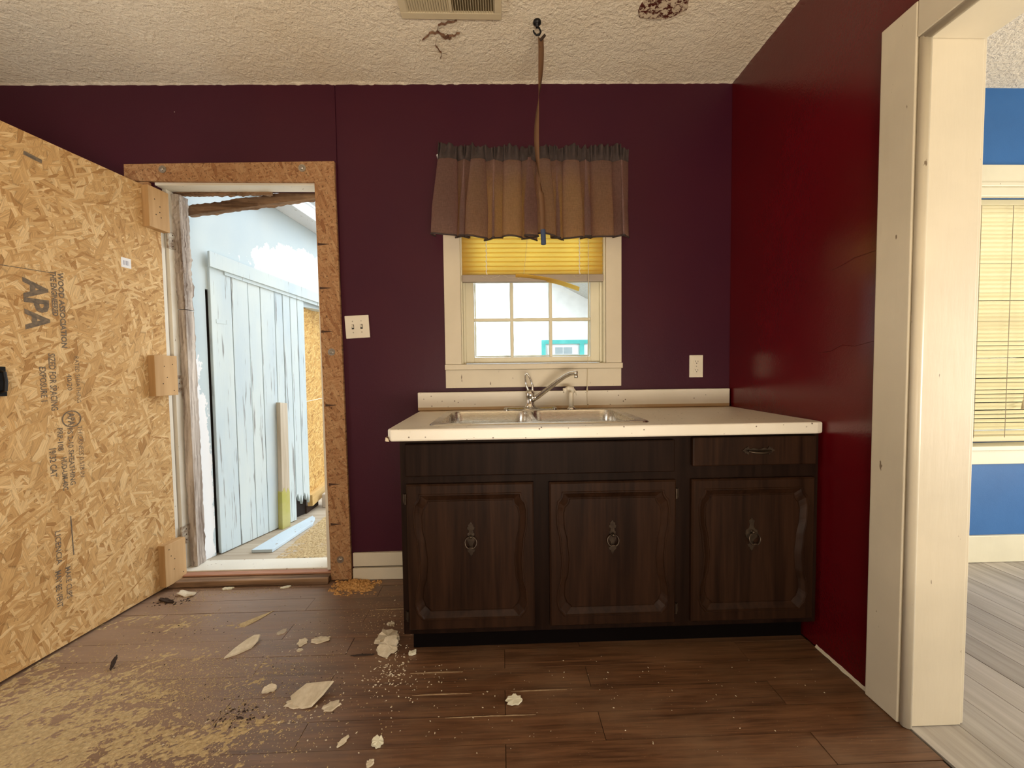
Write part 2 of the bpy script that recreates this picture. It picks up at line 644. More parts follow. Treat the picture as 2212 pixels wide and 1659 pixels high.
def plankpaint():
    t = NT('cracked_pale_blue_plank_paint')
    v = t.coords(True)
    f = t.noise(t.scale(v, (5, 5, 1.5)), 1.0, 4)
    col = t.mix(t.ramp(f, [(0.35, 0.0), (0.65, 1.0)]), (0.51, 0.61, 0.66), (0.60, 0.68, 0.68))
    c = t.noise(t.scale(v, (60, 60, 2.2)), 1.0, 4, 0.6)
    col = t.mix(t.ramp(c, [(0.61, 0.0), (0.66, 0.75)]), col, (0.16, 0.15, 0.14))
    return t.done(t.bsdf(col, 0.65, 0.0, t.bump(c, 0.2, 0.003), 0.3))


M_PLANK = plankpaint()
M_ROT = wood('rotten_weathered_wood', (0.095, 0.058, 0.038), (0.62, 0.55, 0.48), 'z', 1.1, 0.85, rand=False, bump=0.8)
M_ROTX = wood('rotten_brown_beam_wood', (0.060, 0.028, 0.012), (0.34, 0.21, 0.12), 'x', 1.0, 0.85, rand=False, bump=0.8)
M_POST = wood('treated_post_wood', (0.40, 0.33, 0.23), (0.62, 0.55, 0.44), 'z', 0.8, 0.75, rand=False)
M_MOSS = paint('mossy_green_wood', (0.42, 0.40, 0.10), (0.5, 0.46, 0.2), rough=0.8)
M_PORCH = wood('dusty_porch_boards', (0.36, 0.29, 0.21), (0.50, 0.43, 0.33), 'x', 0.6, 0.85, rand=False)
M_WHITEOUT = chipped('flaking_white_paint', (0.74, 0.77, 0.79), (0.30, 0.28, 0.26), 0.6, 0.03)
M_CONC = paint('grey_concrete', (0.42, 0.37, 0.31), (0.5, 0.45, 0.39), rough=0.9, bump=0.5)
M_EARTH = paint('dry_earth', (0.34, 0.28, 0.20), (0.42, 0.36, 0.27), rough=0.95, bump=0.5)
M_SAW = paint('pale_sawdust', (0.56, 0.42, 0.22), (0.40, 0.285, 0.14), rough=0.95, s=120, bump=0.8, bs=400, bd=0.003)
M_SAWO = paint('orange_sawdust', (0.60, 0.33, 0.11), (0.44, 0.23, 0.075), rough=0.95, s=140, bump=0.8, bs=400, bd=0.003)
M_CHIP = paint('cream_plaster', (0.66, 0.58, 0.44), (0.52, 0.44, 0.31), rough=0.9, s=40, bump=0.4, bs=180)
M_BARK = paint('dark_splinter', (0.035, 0.018, 0.010), rough=0.9)
M_INK = paint('black_stamp_ink', (0.10, 0.08, 0.06), (0.20, 0.145, 0.095), rough=0.9, s=70, bump=0)
M_PAPER = paint('white_paper', (0.78, 0.78, 0.80), rough=0.7, bump=0)
M_GREYINK = paint('grey_print', (0.30, 0.30, 0.36), rough=0.7, bump=0)
M_ZINC = paint('zinc_bolt', (0.42, 0.38, 0.33), rough=0.35, metal=0.9, bump=0)
M_RUSTHINGE = paint('painted_rusty_hinge', (0.50, 0.45, 0.36), (0.22, 0.15, 0.10), rough=0.5, s=50, metal=0.3)
M_TAPE = translucent('amber_fly_tape', (0.17, 0.085, 0.040), (0.30, 0.14, 0.05), 0.3, 0.5)
M_BLUECAP = paint('blue_card_tube', (0.03, 0.05, 0.11), rough=0.6, bump=0)
M_VENT = paint('beige_register_enamel', (0.58, 0.49, 0.33), rough=0.5, bump=0.05)
M_DUCT = paint('brown_duct_recess', (0.10, 0.07, 0.03), rough=0.8)


def exposed():
    t = NT('exposed_brown_ceiling_board')
    v = t.coords()
    f = t.noise(t.scale(v, (38, 50, 1)), 1.0, 6, 0.75)
    col = t.mix(t.ramp(f, [(0.47, 0.0), (0.52, 1.0)]), (0.075, 0.014, 0.008), (0.60, 0.50, 0.37))
    return t.done(t.bsdf(col, 0.9, 0.0, t.bump(f, 0.6, 0.006), 0.2))


M_EXPOSED = exposed()
M_HOUSE = paint('white_clapboard', (0.82, 0.83, 0.83), rough=0.6)
M_TEAL = paint('teal_trim_paint', (0.05, 0.40, 0.38), (0.10, 0.50, 0.48), rough=0.5)
M_SHINGLE = paint('grey_shingle', (0.50, 0.50, 0.48), (0.40, 0.40, 0.38), rough=0.9, s=30)
M_WINGREY = paint('grey_window_glass', (0.34, 0.40, 0.42), rough=0.2)

# ------------------------------------------------------------------ the room shell
XR, XR2 = 1.272, 1.437          # right wall: kitchen face, side-room face
YF, XL = -3.6, -2.95            # wall behind the camera, left wall


def ceil_z(x):
    return 2.667 + 0.0112 * x


floor = struct(obj('floor', B((XL, XR + 0.08, YF, 0.0, -0.12, -0.0075)), M_DARKGAP), 'brown wood-look laminate kitchen floor strewn with sawdust and plaster')
plank_mesh = {}


def plank_piece(length, width, mat, key, along):
    if key not in plank_mesh:
        bm = bmesh.new()
        if along == 'x':
            box(bm, 0, length, 0, width, -0.007, 0)
        else:
            box(bm, 0, width, 0, length, -0.012, 0)
        bmesh.ops.recalc_face_normals(bm, faces=bm.faces)
        me = bpy.data.meshes.new(key)
        bm.to_mesh(me)
        bm.free()
        me.materials.append(mat)
        plank_mesh[key] = me
    return plank_mesh[key]


PW, PL = 0.0995, 0.955
row = 0
y = -0.0785
while y > YF - 0.05:
    # even rows carry a joint at x=0, odd rows at x=0.31
    xj = (0.0 if row % 2 == 1 else 0.31) - PL * 4
    x = xj
    lo_y = max(y - PW + 0.0012, YF)
    while x < XR - 0.01:
        a, b = max(x, XL + 0.01), min(x + PL - 0.0018, XR - 0.004)
        if b - a > 0.03:
            ln = round(b - a, 3)
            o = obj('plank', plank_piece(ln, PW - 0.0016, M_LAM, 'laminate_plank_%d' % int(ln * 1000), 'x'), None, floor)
            o.location = (a, y - PW, random.uniform(-0.0009, 0.0004))
            o.rotation_euler = (random.uniform(-0.004, 0.004), 0, 0)
        x += PL
    y -= PW
    row += 1
# narrow cut row against the back wall
x = XL + 0.01
while x < XR - 0.01:
    b = min(x + PL, XR - 0.004)
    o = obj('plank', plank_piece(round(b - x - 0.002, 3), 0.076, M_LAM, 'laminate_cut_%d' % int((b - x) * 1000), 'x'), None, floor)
    o.location = (x, -0.0775, 0)
    x += PL

# back wall with its door and window openings; two wall sheets meet in a seam above the door
DX0, DX1, DZ = -1.805, -0.955, 2.16
WX0, WX1, WZ0, WZ1 = -0.212, 0.575, 1.172, 2.205
wb = bmesh.new()
for b in ((XL, DX0, 0.0, 0.15, -0.1, 2.75), (DX0, DX1, 0.0, 0.15, DZ, 2.75), (DX1, -0.8565, 0.0, 0.15, -0.1, 2.75), (-0.857, -0.8505, 0.006, 0.15, 0, 2.75),
          (-0.851, WX0, 0.0015, 0.15, -0.1, 2.75), (WX0, WX1, 0.0015, 0.15, -0.1, WZ0), (WX0, WX1, 0.0015, 0.15, WZ1, 2.75), (WX1, XR + 0.002, 0.0015, 0.15, -0.1, 2.75)):
    box(wb, *b)
wall_back = struct(obj('wall_back', wb, M_PURPLE), 'dark purple painted back wall with door and window')

OY0, OY1, OZ = -0.957, -2.25, 2.122
wr = bmesh.new()
box(wr, XR, XR2 - 0.002, OY0, 0.0, 0, 2.75)
box(wr, XR, XR2 - 0.002, OY1, OY0, OZ, 2.75)
box(wr, XR, XR2 - 0.002, YF, OY1, 0, 2.75)
wall_right = struct(obj('wall_right', wr, M_RED), 'glossy dark red wall with the opening to the side room')

def frame_wall(axis, at, th, a0, a1, oa0, oa1, oz0, oz1):
    """wall slab with one window opening; axis 'x' runs along x at y=at, axis 'y' along y at x=at"""
    bm = bmesh.new()
    for (p, q, z0, z1) in ((a0, a1, -0.1, oz0), (a0, a1, oz1, 2.75), (a0, oa0, oz0, oz1), (oa1, a1, oz0, oz1)):
        if axis == 'x':
            box(bm, p, q, at - th, at, z0, z1)
        else:
            box(bm, at - th, at, p, q, z0, z1)
    return bm


struct(obj('wall_left', frame_wall('y', XL, 0.15, YF, 0.15, -2.3, -1.2, 0.75, 1.95), M_RED), 'dark red wall behind the open door')
struct(obj('wall_front', frame_wall('x', YF, 0.15, XL - 0.15, 4.6, -0.45, 1.15, 0.25, 0.95), M_PLAIN), 'plain wall behind the camera with an added low window')
for nm, lab, boxes in (('added_window_3', 'added unseen window in the dark red wall behind the open door', ((XL - 0.10, XL - 0.06, -2.3, -2.24, 0.75, 1.95), (XL - 0.10, XL - 0.06, -1.26, -1.2, 0.75, 1.95), (XL - 0.10, XL - 0.06, -2.24, -1.26, 0.75, 0.81), (XL - 0.10, XL - 0.06, -2.24, -1.26, 1.89, 1.95), (XL - 0.10, XL - 0.06, -2.24, -1.26, 1.33, 1.37))),
                       ('added_window_4', 'added low window in the wall behind the camera', ((-0.45, -0.40, YF - 0.10, YF - 0.06, 0.25, 0.95), (1.10, 1.15, YF - 0.10, YF - 0.06, 0.25, 0.95), (-0.40, 1.10, YF - 0.10, YF - 0.06, 0.25, 0.30), (-0.40, 1.10, YF - 0.10, YF - 0.06, 0.90, 0.95), (0.33, 0.37, YF - 0.10, YF - 0.06, 0.30, 0.90)))):
    struct(obj(nm, B(*boxes), M_TRIM), lab)  # unseen windows added only to go with the two fill lamps

# ceiling: gently sloping slab, textured
cb = bmesh.new()
NX, NY = 60, 50
grid = [[None] * (NY + 1) for _ in range(NX + 1)]
for i in range(NX + 1):
    for j in range(NY + 1):
        x = XL + (XR + 0.05 - XL) * i / NX
        yy = YF + (0.02 - YF) * j / NY
        grid[i][j] = cb.verts.new((x, yy, ceil_z(x) + 0.006 * nz(x, yy, 0, 1.7)))
for i in range(NX):
    for j in range(NY):
        cb.faces.new((grid[i][j], grid[i][j + 1], grid[i + 1][j + 1], grid[i + 1][j]))
box(cb, XL - 0.1, XR + 0.1, YF - 0.1, 0.1, 2.75, 2.9)
ceiling = struct(obj('ceiling', cb, M_CEIL, recalc=False), 'cream stippled plaster ceiling with cracks and peeled patches')

# ragged bead of plaster where ceiling meets the walls
pe = bmesh.new()
prev = None
n = 420
for i in range(n + 1):
    x = XL + (XR - XL) * i / n
    d = 0.002 + 0.006 * abs(nz(x, 3.1, 0, 9)) + 0.008 * max(0, nz(x, 7.7, 0, 34))
    z = ceil_z(x) + 0.01
    cur = [pe.verts.new((x, 0.004, z - 0.01 - d)), pe.verts.new((x, -0.006, z - 0.012 - d * 0.5)), pe.verts.new((x, -0.030, z))]
    if prev:
        for a in range(2):
            pe.faces.new((prev[a], prev[a + 1], cur[a + 1], cur[a]))
    prev = cur
prev = None
for i in range(n + 1):
    yy = -0.002 + (-2.6) * i / n
    d = 0.002 + 0.006 * abs(nz(yy, 1.1, 4, 8)) + 0.007 * max(0, nz(yy, 2.7, 5, 30))
    z = ceil_z(XR) + 0.01
    cur = [pe.verts.new((XR + 0.004, yy, z - 0.01 - d)), pe.verts.new((XR - 0.006, yy, z - 0.012 - d * 0.5)), pe.verts.new((XR - 0.03, yy, z))]
    if prev:
        for a in range(2):
            pe.faces.new((prev[a], cur[a], cur[a + 1], prev[a + 1]))
    prev = cur
obj('plaster_edge', pe, M_CEIL, ceiling, smooth=True)


def ragged_patch(cx, cy, rx, ry, th, seed, name, mat, parent, n=48, amp=0.22, pts=None):
    bm = bmesh.new()
    A, C = [], []
    for k in range(n):
        a = 2 * pi * k / n
        if pts:
            f = k / n * len(pts)
            i0 = int(f) % len(pts)
            i1 = (i0 + 1) % len(pts)
            u = f - int(f)
            px = pts[i0][0] * (1 - u) + pts[i1][0] * u
            py = pts[i0][1] * (1 - u) + pts[i1][1] * u
            jx, jy = 0.006 * nz(k * 0.9, seed), 0.006 * nz(k * 0.9, seed + 5)
            x, yv = px + jx, py + jy
        else:
            rr = 1 + amp * nz(cos(a) * 2.1, sin(a) * 2.1, seed, 1.6) * 2
            x, yv = cx + rx * rr * cos(a), cy + ry * rr * sin(a)
        z = ceil_z(x)
        A.append(bm.verts.new((x, yv, z - 0.001)))
        C.append(bm.verts.new((x + (cx - x) * 0.04, yv + (cy - yv) * 0.04, z - 0.001 - th)))
    loop_faces(bm, A, C)
    bm.faces.new(C)
    return obj(name, bm, mat, parent)


ragged_patch(0.71, -0.475, 0, 0, 0.009, 3.0, 'peeled_patch', M_EXPOSED, ceiling, n=60,
             pts=[(0.605, -0.42), (0.62, -0.392), (0.70, -0.385), (0.76, -0.392), (0.815, -0.43), (0.80, -0.48), (0.78, -0.56), (0.70, -0.58), (0.63, -0.55), (0.612, -0.48)])


def crack(pts, wd, name='plaster_crack', mat=None, drop=0.010):
    bm = bmesh.new()
    L = []
    for i in range(len(pts) - 1):
        for k in range(6):
            u = k / 6
            L.append((pts[i][0] * (1 - u) + pts[i + 1][0] * u, pts[i][1] * (1 - u) + pts[i + 1][1] * u))
    L.append(pts[-1])
    pr = None
    for i, (x, yv) in enumerate(L):
        e = min(i, len(L) - 1 - i) / len(L) * 2
        h = wd * (0.25 + 0.9 * e) * (0.7 + 0.9 * abs(nz(i * 0.7, 2.2)))
        yv += 0.010 * nz(i * 0.55, 9.1)
        z = ceil_z(x) - drop
        cur = (bm.verts.new((x, yv - h, z + 0.004)), bm.verts.new((x, yv, z - 0.004)), bm.verts.new((x, yv + h, z + 0.004)))
        if pr:
            bm.faces.new((pr[0], pr[1], cur[1], cur[0]))
            bm.faces.new((pr[1], pr[2], cur[2], cur[1]))
        pr = cur
    return obj(name, bm, mat or M_EXPOSED, ceiling)


M_CRACK = paint('dark_crack', (0.09, 0.035, 0.018), (0.20, 0.11, 0.06), rough=0.95, s=60)
crack([(-0.34, -0.280), (-0.30, -0.315), (-0.262, -0.322), (-0.235, -0.300), (-0.205, -0.303), (-0.165, -0.318)], 0.006, mat=M_CRACK)
crack([(-0.265, -0.325), (-0.255, -0.355), (-0.21, -0.372), (-0.17, -0.378)], 0.003, mat=M_CRACK)
crack([(-0.25, -0.305), (-0.232, -0.288), (-0.205, -0.292)], 0.010, mat=M_CRACK)
crack([(-0.275, -0.285), (-0.285, -0.25), (-0.262, -0.21), (-0.275, -0.17)], 0.002, mat=M_CRACK)

# ------------------------------------------------------------------ side room
sf = struct(obj('floor_side_room', B((XR2 - 0.17, 4.4, YF, 0.0, -0.12, -0.013)), M_DARKGAP), 'worn grey floorboards of the side room')
x = XR2 + 0.004
me = plank_piece(3.58, 0.1285, M_GREYBOARD, 'side_floorboard', 'y')
while x < 4.3:
    o = obj('floorboard', me, None, sf)
    o.location = (x, YF + 0.01, random.uniform(-0.001, 0.0005))
    x += 0.131
o = obj('threshold_board', B((XR + 0.004, XR2, OY1, OY0 - 0.002, -0.012, 0.0015)), M_GREYBOARD, sf)
wbs = B((XR2 - 0.165, 2.565, 0.0, 0.15, -0.1, 2.75), (3.42, 4.6, 0.0, 0.15, -0.1, 2.75), (2.565, 3.42, 0.0, 0.15, -0.1, 0.68), (2.565, 3.42, 0.0, 0.15, 2.065, 2.75))
for f in wbs.verts:
    if f.co.x < XR2 - 0.1:
        f.co.x = XR + 0.004
struct(obj('wall_back_side_room', wbs, M_BLUE), 'bright blue wall of the side room under and over its window')
struct(obj('wall_right_side_room', B((4.4, 4.55, YF, 0.15, -0.1, 0.25), (4.4, 4.55, YF, 0.15, 1.9, 2.75), (4.4, 4.55, YF, -2.8, 0.25, 1.9), (4.4, 4.55, -0.9, 0.15, 0.25, 1.9)), M_BLUE), 'blue far wall of the side room')
struct(obj('ceiling_side_room', B((XR2 - 0.004, 4.5, YF - 0.1, 0.1, 2.664, 2.9)), M_CEIL), 'white stippled ceiling of the side room')
struct(obj('baseboard_side_room', B((XR2 + 0.002, 4.4, -0.018, -0.0005, 0.002, 0.158)), M_TRIM_Y, bevel=0.003), 'cream baseboard under the blue wall')

# ------------------------------------------------------------------ trim_1: cased opening to the side room
t1 = struct(thing('trim_1', 'cream painted casing and jamb of the wide opening', None, (XR, OY0, 0)))
del_y = 0.109
obj('casing', B((XR - 0.020, XR - 0.0005, OY0, OY0 + del_y, 0.002, 2.228)), M_TRIM, t1, bevel=0.003)
obj('head_casing', B((XR - 0.019, XR - 0.0005, OY1 - 0.10, OY0 - 0.0005, OZ, 2.228)), M_TRIM, t1, bevel=0.003)
obj('far_casing', B((XR - 0.020, XR - 0.0005, OY1 - 0.10, OY1 + 0.0005, 0.002, OZ - 0.001)), M_TRIM, t1, bevel=0.003)
obj('jamb', B((XR - 0.0, XR2 + 0.004, OY0 - 0.018, OY0 - 0.0005, 0.004, OZ - 0.0005)), M_TRIM, t1, bevel=0.002)
obj('head_jamb', B((XR, XR2 + 0.004, OY1 + 0.001, OY0 - 0.019, OZ - 0.018, OZ - 0.0005)), M_TRIM, t1, bevel=0.002)
bm = bmesh.new()
tube(bm, [(XR - 0.004, OY0 - 0.012, 0.004), (XR - 0.004, OY0 - 0.012, OZ - 0.004)], 0.014, 10)
obj('bead_moulding', bm, M_TRIM, t1, smooth=True)
bm = bmesh.new()
tube(bm, [(XR - 0.004, OY0 - 0.012, OZ - 0.006), (XR - 0.004, OY1 + 0.012, OZ - 0.006)], 0.014, 10)
obj('bead_moulding', bm, M_TRIM, t1, smooth=True)
obj('far_side_casing', B((XR2 + 0.0005, XR2 + 0.020, OY0 - 0.012, OY0 + 0.10, 0.002, 2.22)), M_TRIM, t1, bevel=0.003)
bm = bmesh.new()
pr = None
for i in range(60):
    yy = -0.62 - 0.225 * i / 59
    h = 0.010 + 0.004 * nz(yy, 1, 0, 40)
    cur = [bm.verts.new((XR - 0.001, yy, 0.0)), bm.verts.new((XR - 0.009 - 0.004 * nz(yy, 4, 0, 30), yy, 0.0005)), bm.verts.new((XR - 0.001, yy, h))]
    if pr:
        for a, b in ((0, 1), (1, 2)):
            bm.faces.new((pr[a], pr[b], cur[b], cur[a]))
    pr = cur
struct(obj('trim_4', bm, M_TRIM), 'thin chipped cream strip along the foot of the red wall')

# scars on the red wall: torn paper ridges
for pts in ([(-0.655, 1.508), (-0.70, 1.514), (-0.75, 1.53), (-0.83, 1.535)], [(-0.60, 1.195), (-0.66, 1.200), (-0.71, 1.222), (-0.76, 1.215), (-0.84, 1.232)]):
    bm = bmesh.new()
    tube(bm, [(XR, a + 0.0, b + 0.004 * nz(a * 40, b)) for a, b in pts], [0.0012, 0.0022, 0.0022, 0.001][:len(pts)] + [0.001] * (len(pts) - 4), 6)
    obj('paint_ridge', bm, M_RED, wall_right)

# ------------------------------------------------------------------ baseboard beside the cabinet
bb = struct(thing('baseboard_back', 'two stacked cream boards at the foot of the purple wall', None, (-0.6, 0, 0)))
obj('upper_board', B((-0.826, -0.40, -0.016, 0.001, 0.074, 0.148)), M_TRIM, bb, bevel=0.002)
obj('lower_board', B((-0.826, -0.40, -0.022, 0.001, 0.001, 0.066)), M_TRIM, bb, bevel=0.002)

# ------------------------------------------------------------------ window_1: kitchen window over the sink
w1 = struct(thing('window_1', 'six-pane kitchen window with cream casing above the sink', None, (0.18, 0, WZ0)))
obj('casing', B((-0.300, WX0, -0.020, 0.001, 1.176, 2.205)), M_TRIM, w1, bevel=0.002)
obj('casing', B((WX1, 0.660, -0.020, 0.001, 1.176, 2.205)), M_TRIM, w1, bevel=0.002)
obj('head_casing', B((-0.300, 0.660, -0.020, 0.001, 2.2055, 2.258)), M_TRIM, w1, bevel=0.002)
obj('stool', B((-0.302, 0.664, -0.030, 0.06, 1.146, 1.175)), M_TRIM, w1, bevel=0.003)
obj('apron', B((-0.300, 0.659, -0.018, 0.001, 1.048, 1.1455)), M_TRIM, w1, bevel=0.002)
obj('jamb_liner', B((WX0 - 0.0, WX0 + 0.008, 0.001, 0.15, WZ0, WZ1), (WX1 - 0.008, WX1, 0.001, 0.15, WZ0, WZ1), (WX0 + 0.008, WX1 - 0.008, 0.001, 0.15, WZ1 - 0.01, WZ1), (WX0 + 0.008, WX1 - 0.008, 0.061, 0.15, WZ0, WZ0 + 0.006)), M_TRIM_Y, w1)
obj('stop_bead', B((WX0 + 0.008, WX0 + 0.020, 0.035, 0.050, 1.176, 2.19)), M_TRIM_Y, w1, bevel=0.002)
obj('stop_bead', B((WX1 - 0.020, WX1 - 0.008, 0.035, 0.050, 1.176, 2.19)), M_TRIM_Y, w1, bevel=0.002)


def sash(y0, y1, z0, z1, px, pz, botr, topr):
    s = obj('sash', B((WX0 + 0.009, px[0], y0, y1, z0, z1), (px[-1], WX1 - 0.009, y0, y1, z0, z1), (px[0], px[-1], y0, y1, z0, z0 + botr), (px[0], px[-1], y0, y1, z1 - topr, z1)), M_TRIM_Y, w1, bevel=0.002)
    for xm in px[1:-1]:
        obj('muntin', B((xm - 0.0075, xm + 0.0075, y0 + 0.004, y1 - 0.004, z0 + botr, z1 - topr)), M_TRIM_Y, s, bevel=0.002)
    for zm in pz[1:-1]:
        obj('muntin', B((px[0], px[-1], y0 + 0.005, y1 - 0.005, zm - 0.0075, zm + 0.0075)), M_TRIM_Y, s, bevel=0.002)
    for i in range(len(px) - 1):
        for j in range(len(pz) - 1):
            ym = (y0 + y1) / 2
            obj('pane', B((px[i] + 0.002, px[i + 1] - 0.002, ym - 0.001, ym + 0.001, pz[j] + 0.002, pz[j + 1] - 0.002)), M_GLASS, s)
            # crumbling putty line round each pane
            bm = bmesh.new()
            x0, x1, q0, q1 = px[i] + 0.006, px[i + 1] - 0.006, pz[j] + 0.006, pz[j + 1] - 0.006
            P = []
            for (ax, az, bx_, bz) in ((x0, q0, x1, q0), (x1, q0, x1, q1), (x1, q1, x0, q1), (x0, q1, x0, q0)):
                for k in range(9):
                    P.append((ax + (bx_ - ax) * k / 9, ym + 0.006, az + (bz - az) * k / 9))
            tube(bm, P, [0.0035 + 0.003 * abs(nz(k * 0.7, i + 3 * j, 1)) for k in range(len(P))], 5, closed=True)
            obj('putty', bm, M_TRIM_Y, s)
    return s


sash(0.052, 0.088, 1.181, 1.690, [-0.147, 0.064, 0.283, 0.507], [1.214, 1.424, 1.640], 0.033, 0.05)
sash(0.094, 0.128, 1.655, 2.192, [-0.147, 0.064, 0.283, 0.507], [1.695, 1.92, 2.15], 0.04, 0.042)

# ------------------------------------------------------------------ curved blind slats
slat_cache = {}


def slat_mesh(key, x0, x1, wd, tilt, mat, thick=0.0009):
    if key not in slat_cache:
        bm = bmesh.new()
        secs = []
        for k in range(6):
            u = (k / 5 - 0.5) * wd
            crown = 0.10 * wd * (1 - (2 * k / 5 - 1) ** 2)
            yv = u * cos(tilt) - crown * sin(tilt)
            zv = u * sin(tilt) + crown * cos(tilt)
            secs.append((yv, zv))
        T = [[bm.verts.new((xx, a, b + s * thick / 2)) for (a, b) in secs] for xx in (x0, x1) for s in (1, -1)]
        for k in range(5):
            bm.faces.new((T[0][k], T[0][k + 1], T[2][k + 1], T[2][k]))
            bm.faces.new((T[1][k], T[3][k], T[3][k + 1], T[1][k + 1]))
            bm.faces.new((T[0][k], T[1][k], T[1][k + 1], T[0][k + 1]))
            bm.faces.new((T[2][k], T[2][k + 1], T[3][k + 1], T[3][k]))
        bm.faces.new((T[0][0], T[2][0], T[3][0], T[1][0]))
        bm.faces.new((T[0][5], T[1][5], T[3][5], T[2][5]))
        bmesh.ops.recalc_face_normals(bm, faces=bm.faces)
        m = bpy.data.meshes.new(key)
        bm.to_mesh(m)
        bm.free()
        m.materials.append(mat)
        slat_cache[key] = m
    return slat_cache[key]


kb = thing('window_blind', 'yellowed mini blind half raised in the kitchen window over the sink', 'blind', (0.18, 0.018, 2.24))
sm = slat_mesh('kitchen_slat', -0.205, 0.565, 0.029, radians(-66), M_SLAT)
zz = 1.672
while zz < 2.15:
    o = obj('slat', sm, None, kb)
    o.location = (0, 0.016, zz)
    o.rotation_euler = (0, random.uniform(-0.0015, 0.0015), 0)
    zz += 0.0245
obj('head_rail', B((-0.203, 0.566, 0.002, 0.030, 2.162, 2.194)), M_SLAT2, kb, bevel=0.002)
obj('bottom_rail', B((-0.208, 0.568, -0.006, 0.024, 1.620, 1.660)), M_TAUPE, kb, bevel=0.006)
for xx in (-0.072, 0.435):
    bm = bmesh.new()
    tube(bm, [(xx + 0.003 * sin(k * 1.9), 0.000 + 0.002 * cos(k * 1.9), 1.655 + 0.505 * k / 60) for k in range(61)], 0.0022, 5)
    obj('ladder_cord', bm, M_PAPER, kb)
bm = bmesh.new()
tube(bm, [(0.478, -0.022, 2.17), (0.478, -0.024, 1.62), (0.474, -0.026, 1.3), (0.468, -0.030, 1.04)], 0.0016, 6)
tube(bm, [(0.468, -0.030, 1.045), (0.467, -0.030, 1.030), (0.467, -0.030, 1.018)], [0.002, 0.005, 0.003], 8)
tube(bm, [(0.467, -0.030, 1.02), (0.466, -0.034, 0.97), (0.466, -0.04, 0.935)], 0.0010, 6)
obj('pull_cord', bm, M_CORD, kb)
bm = bmesh.new()
tube(bm, [(0.153, -0.006, 1.87), (0.140, -0.008, 1.75), (0.130, -0.008, 1.66)], 0.0012, 5)
obj('lift_cord', bm, M_CORD, kb)
bm = bmesh.new()
pr = None
for i in range(17):
    u = i / 16
    x = 0.085 + 0.345 * u
    z = 1.648 - 0.010 * u - 0.062 * u * u
    cur = [bm.verts.new((x, -0.012 - 0.012 * s, z + 0.009 * s)) for s in (-1, -0.3, 0.3, 1)] + [bm.verts.new((x, -0.011 - 0.012 * s, z + 0.001 + 0.009 * s)) for s in (1, 0.3, -0.3, -1)]
    if pr:
        for a in range(8):
            bm.faces.new((pr[a], pr[(a + 1) % 8], cur[(a + 1) % 8], cur[a]))
    else:
        bm.faces.new(cur)
    pr = cur
bm.faces.new(pr[::-1])
tag(obj('broken_slat', bm, M_SLAT, kb), 'loose tan slat hanging crooked below the rail')
for x0, ln in ((-0.10, 0.10), (0.02, 0.16), (0.40, 0.05)):
    bm = bmesh.new()
    tube(bm, [(x0 + ln * k / 14, -0.0085 - 0.002 * abs(nz(k, 3)), 1.652 + 0.010 * nz(k * 0.6, x0 * 9) - 0.012 * sin(k / 14 * pi)) for k in range(15)], 0.0009, 4)
    obj('frayed_thread', bm, M_CORD, kb)

# ------------------------------------------------------------------ valance
val = thing('valance_curtain', 'gathered brown fabric valance hanging over the kitchen window', 'curtain', (0.18, -0.06, 2.28))
bm = bmesh.new()
tube(bm, [(-0.318, -0.001, 2.268), (-0.318, -0.040, 2.270), (-0.30, -0.050, 2.270), (0.18, -0.050, 2.268), (0.665, -0.050, 2.262), (0.685, -0.040, 2.262), (0.685, -0.001, 2.260)], 0.0055, 8)
obj('curtain_rod', bm, M_PAPER, val, smooth=True)


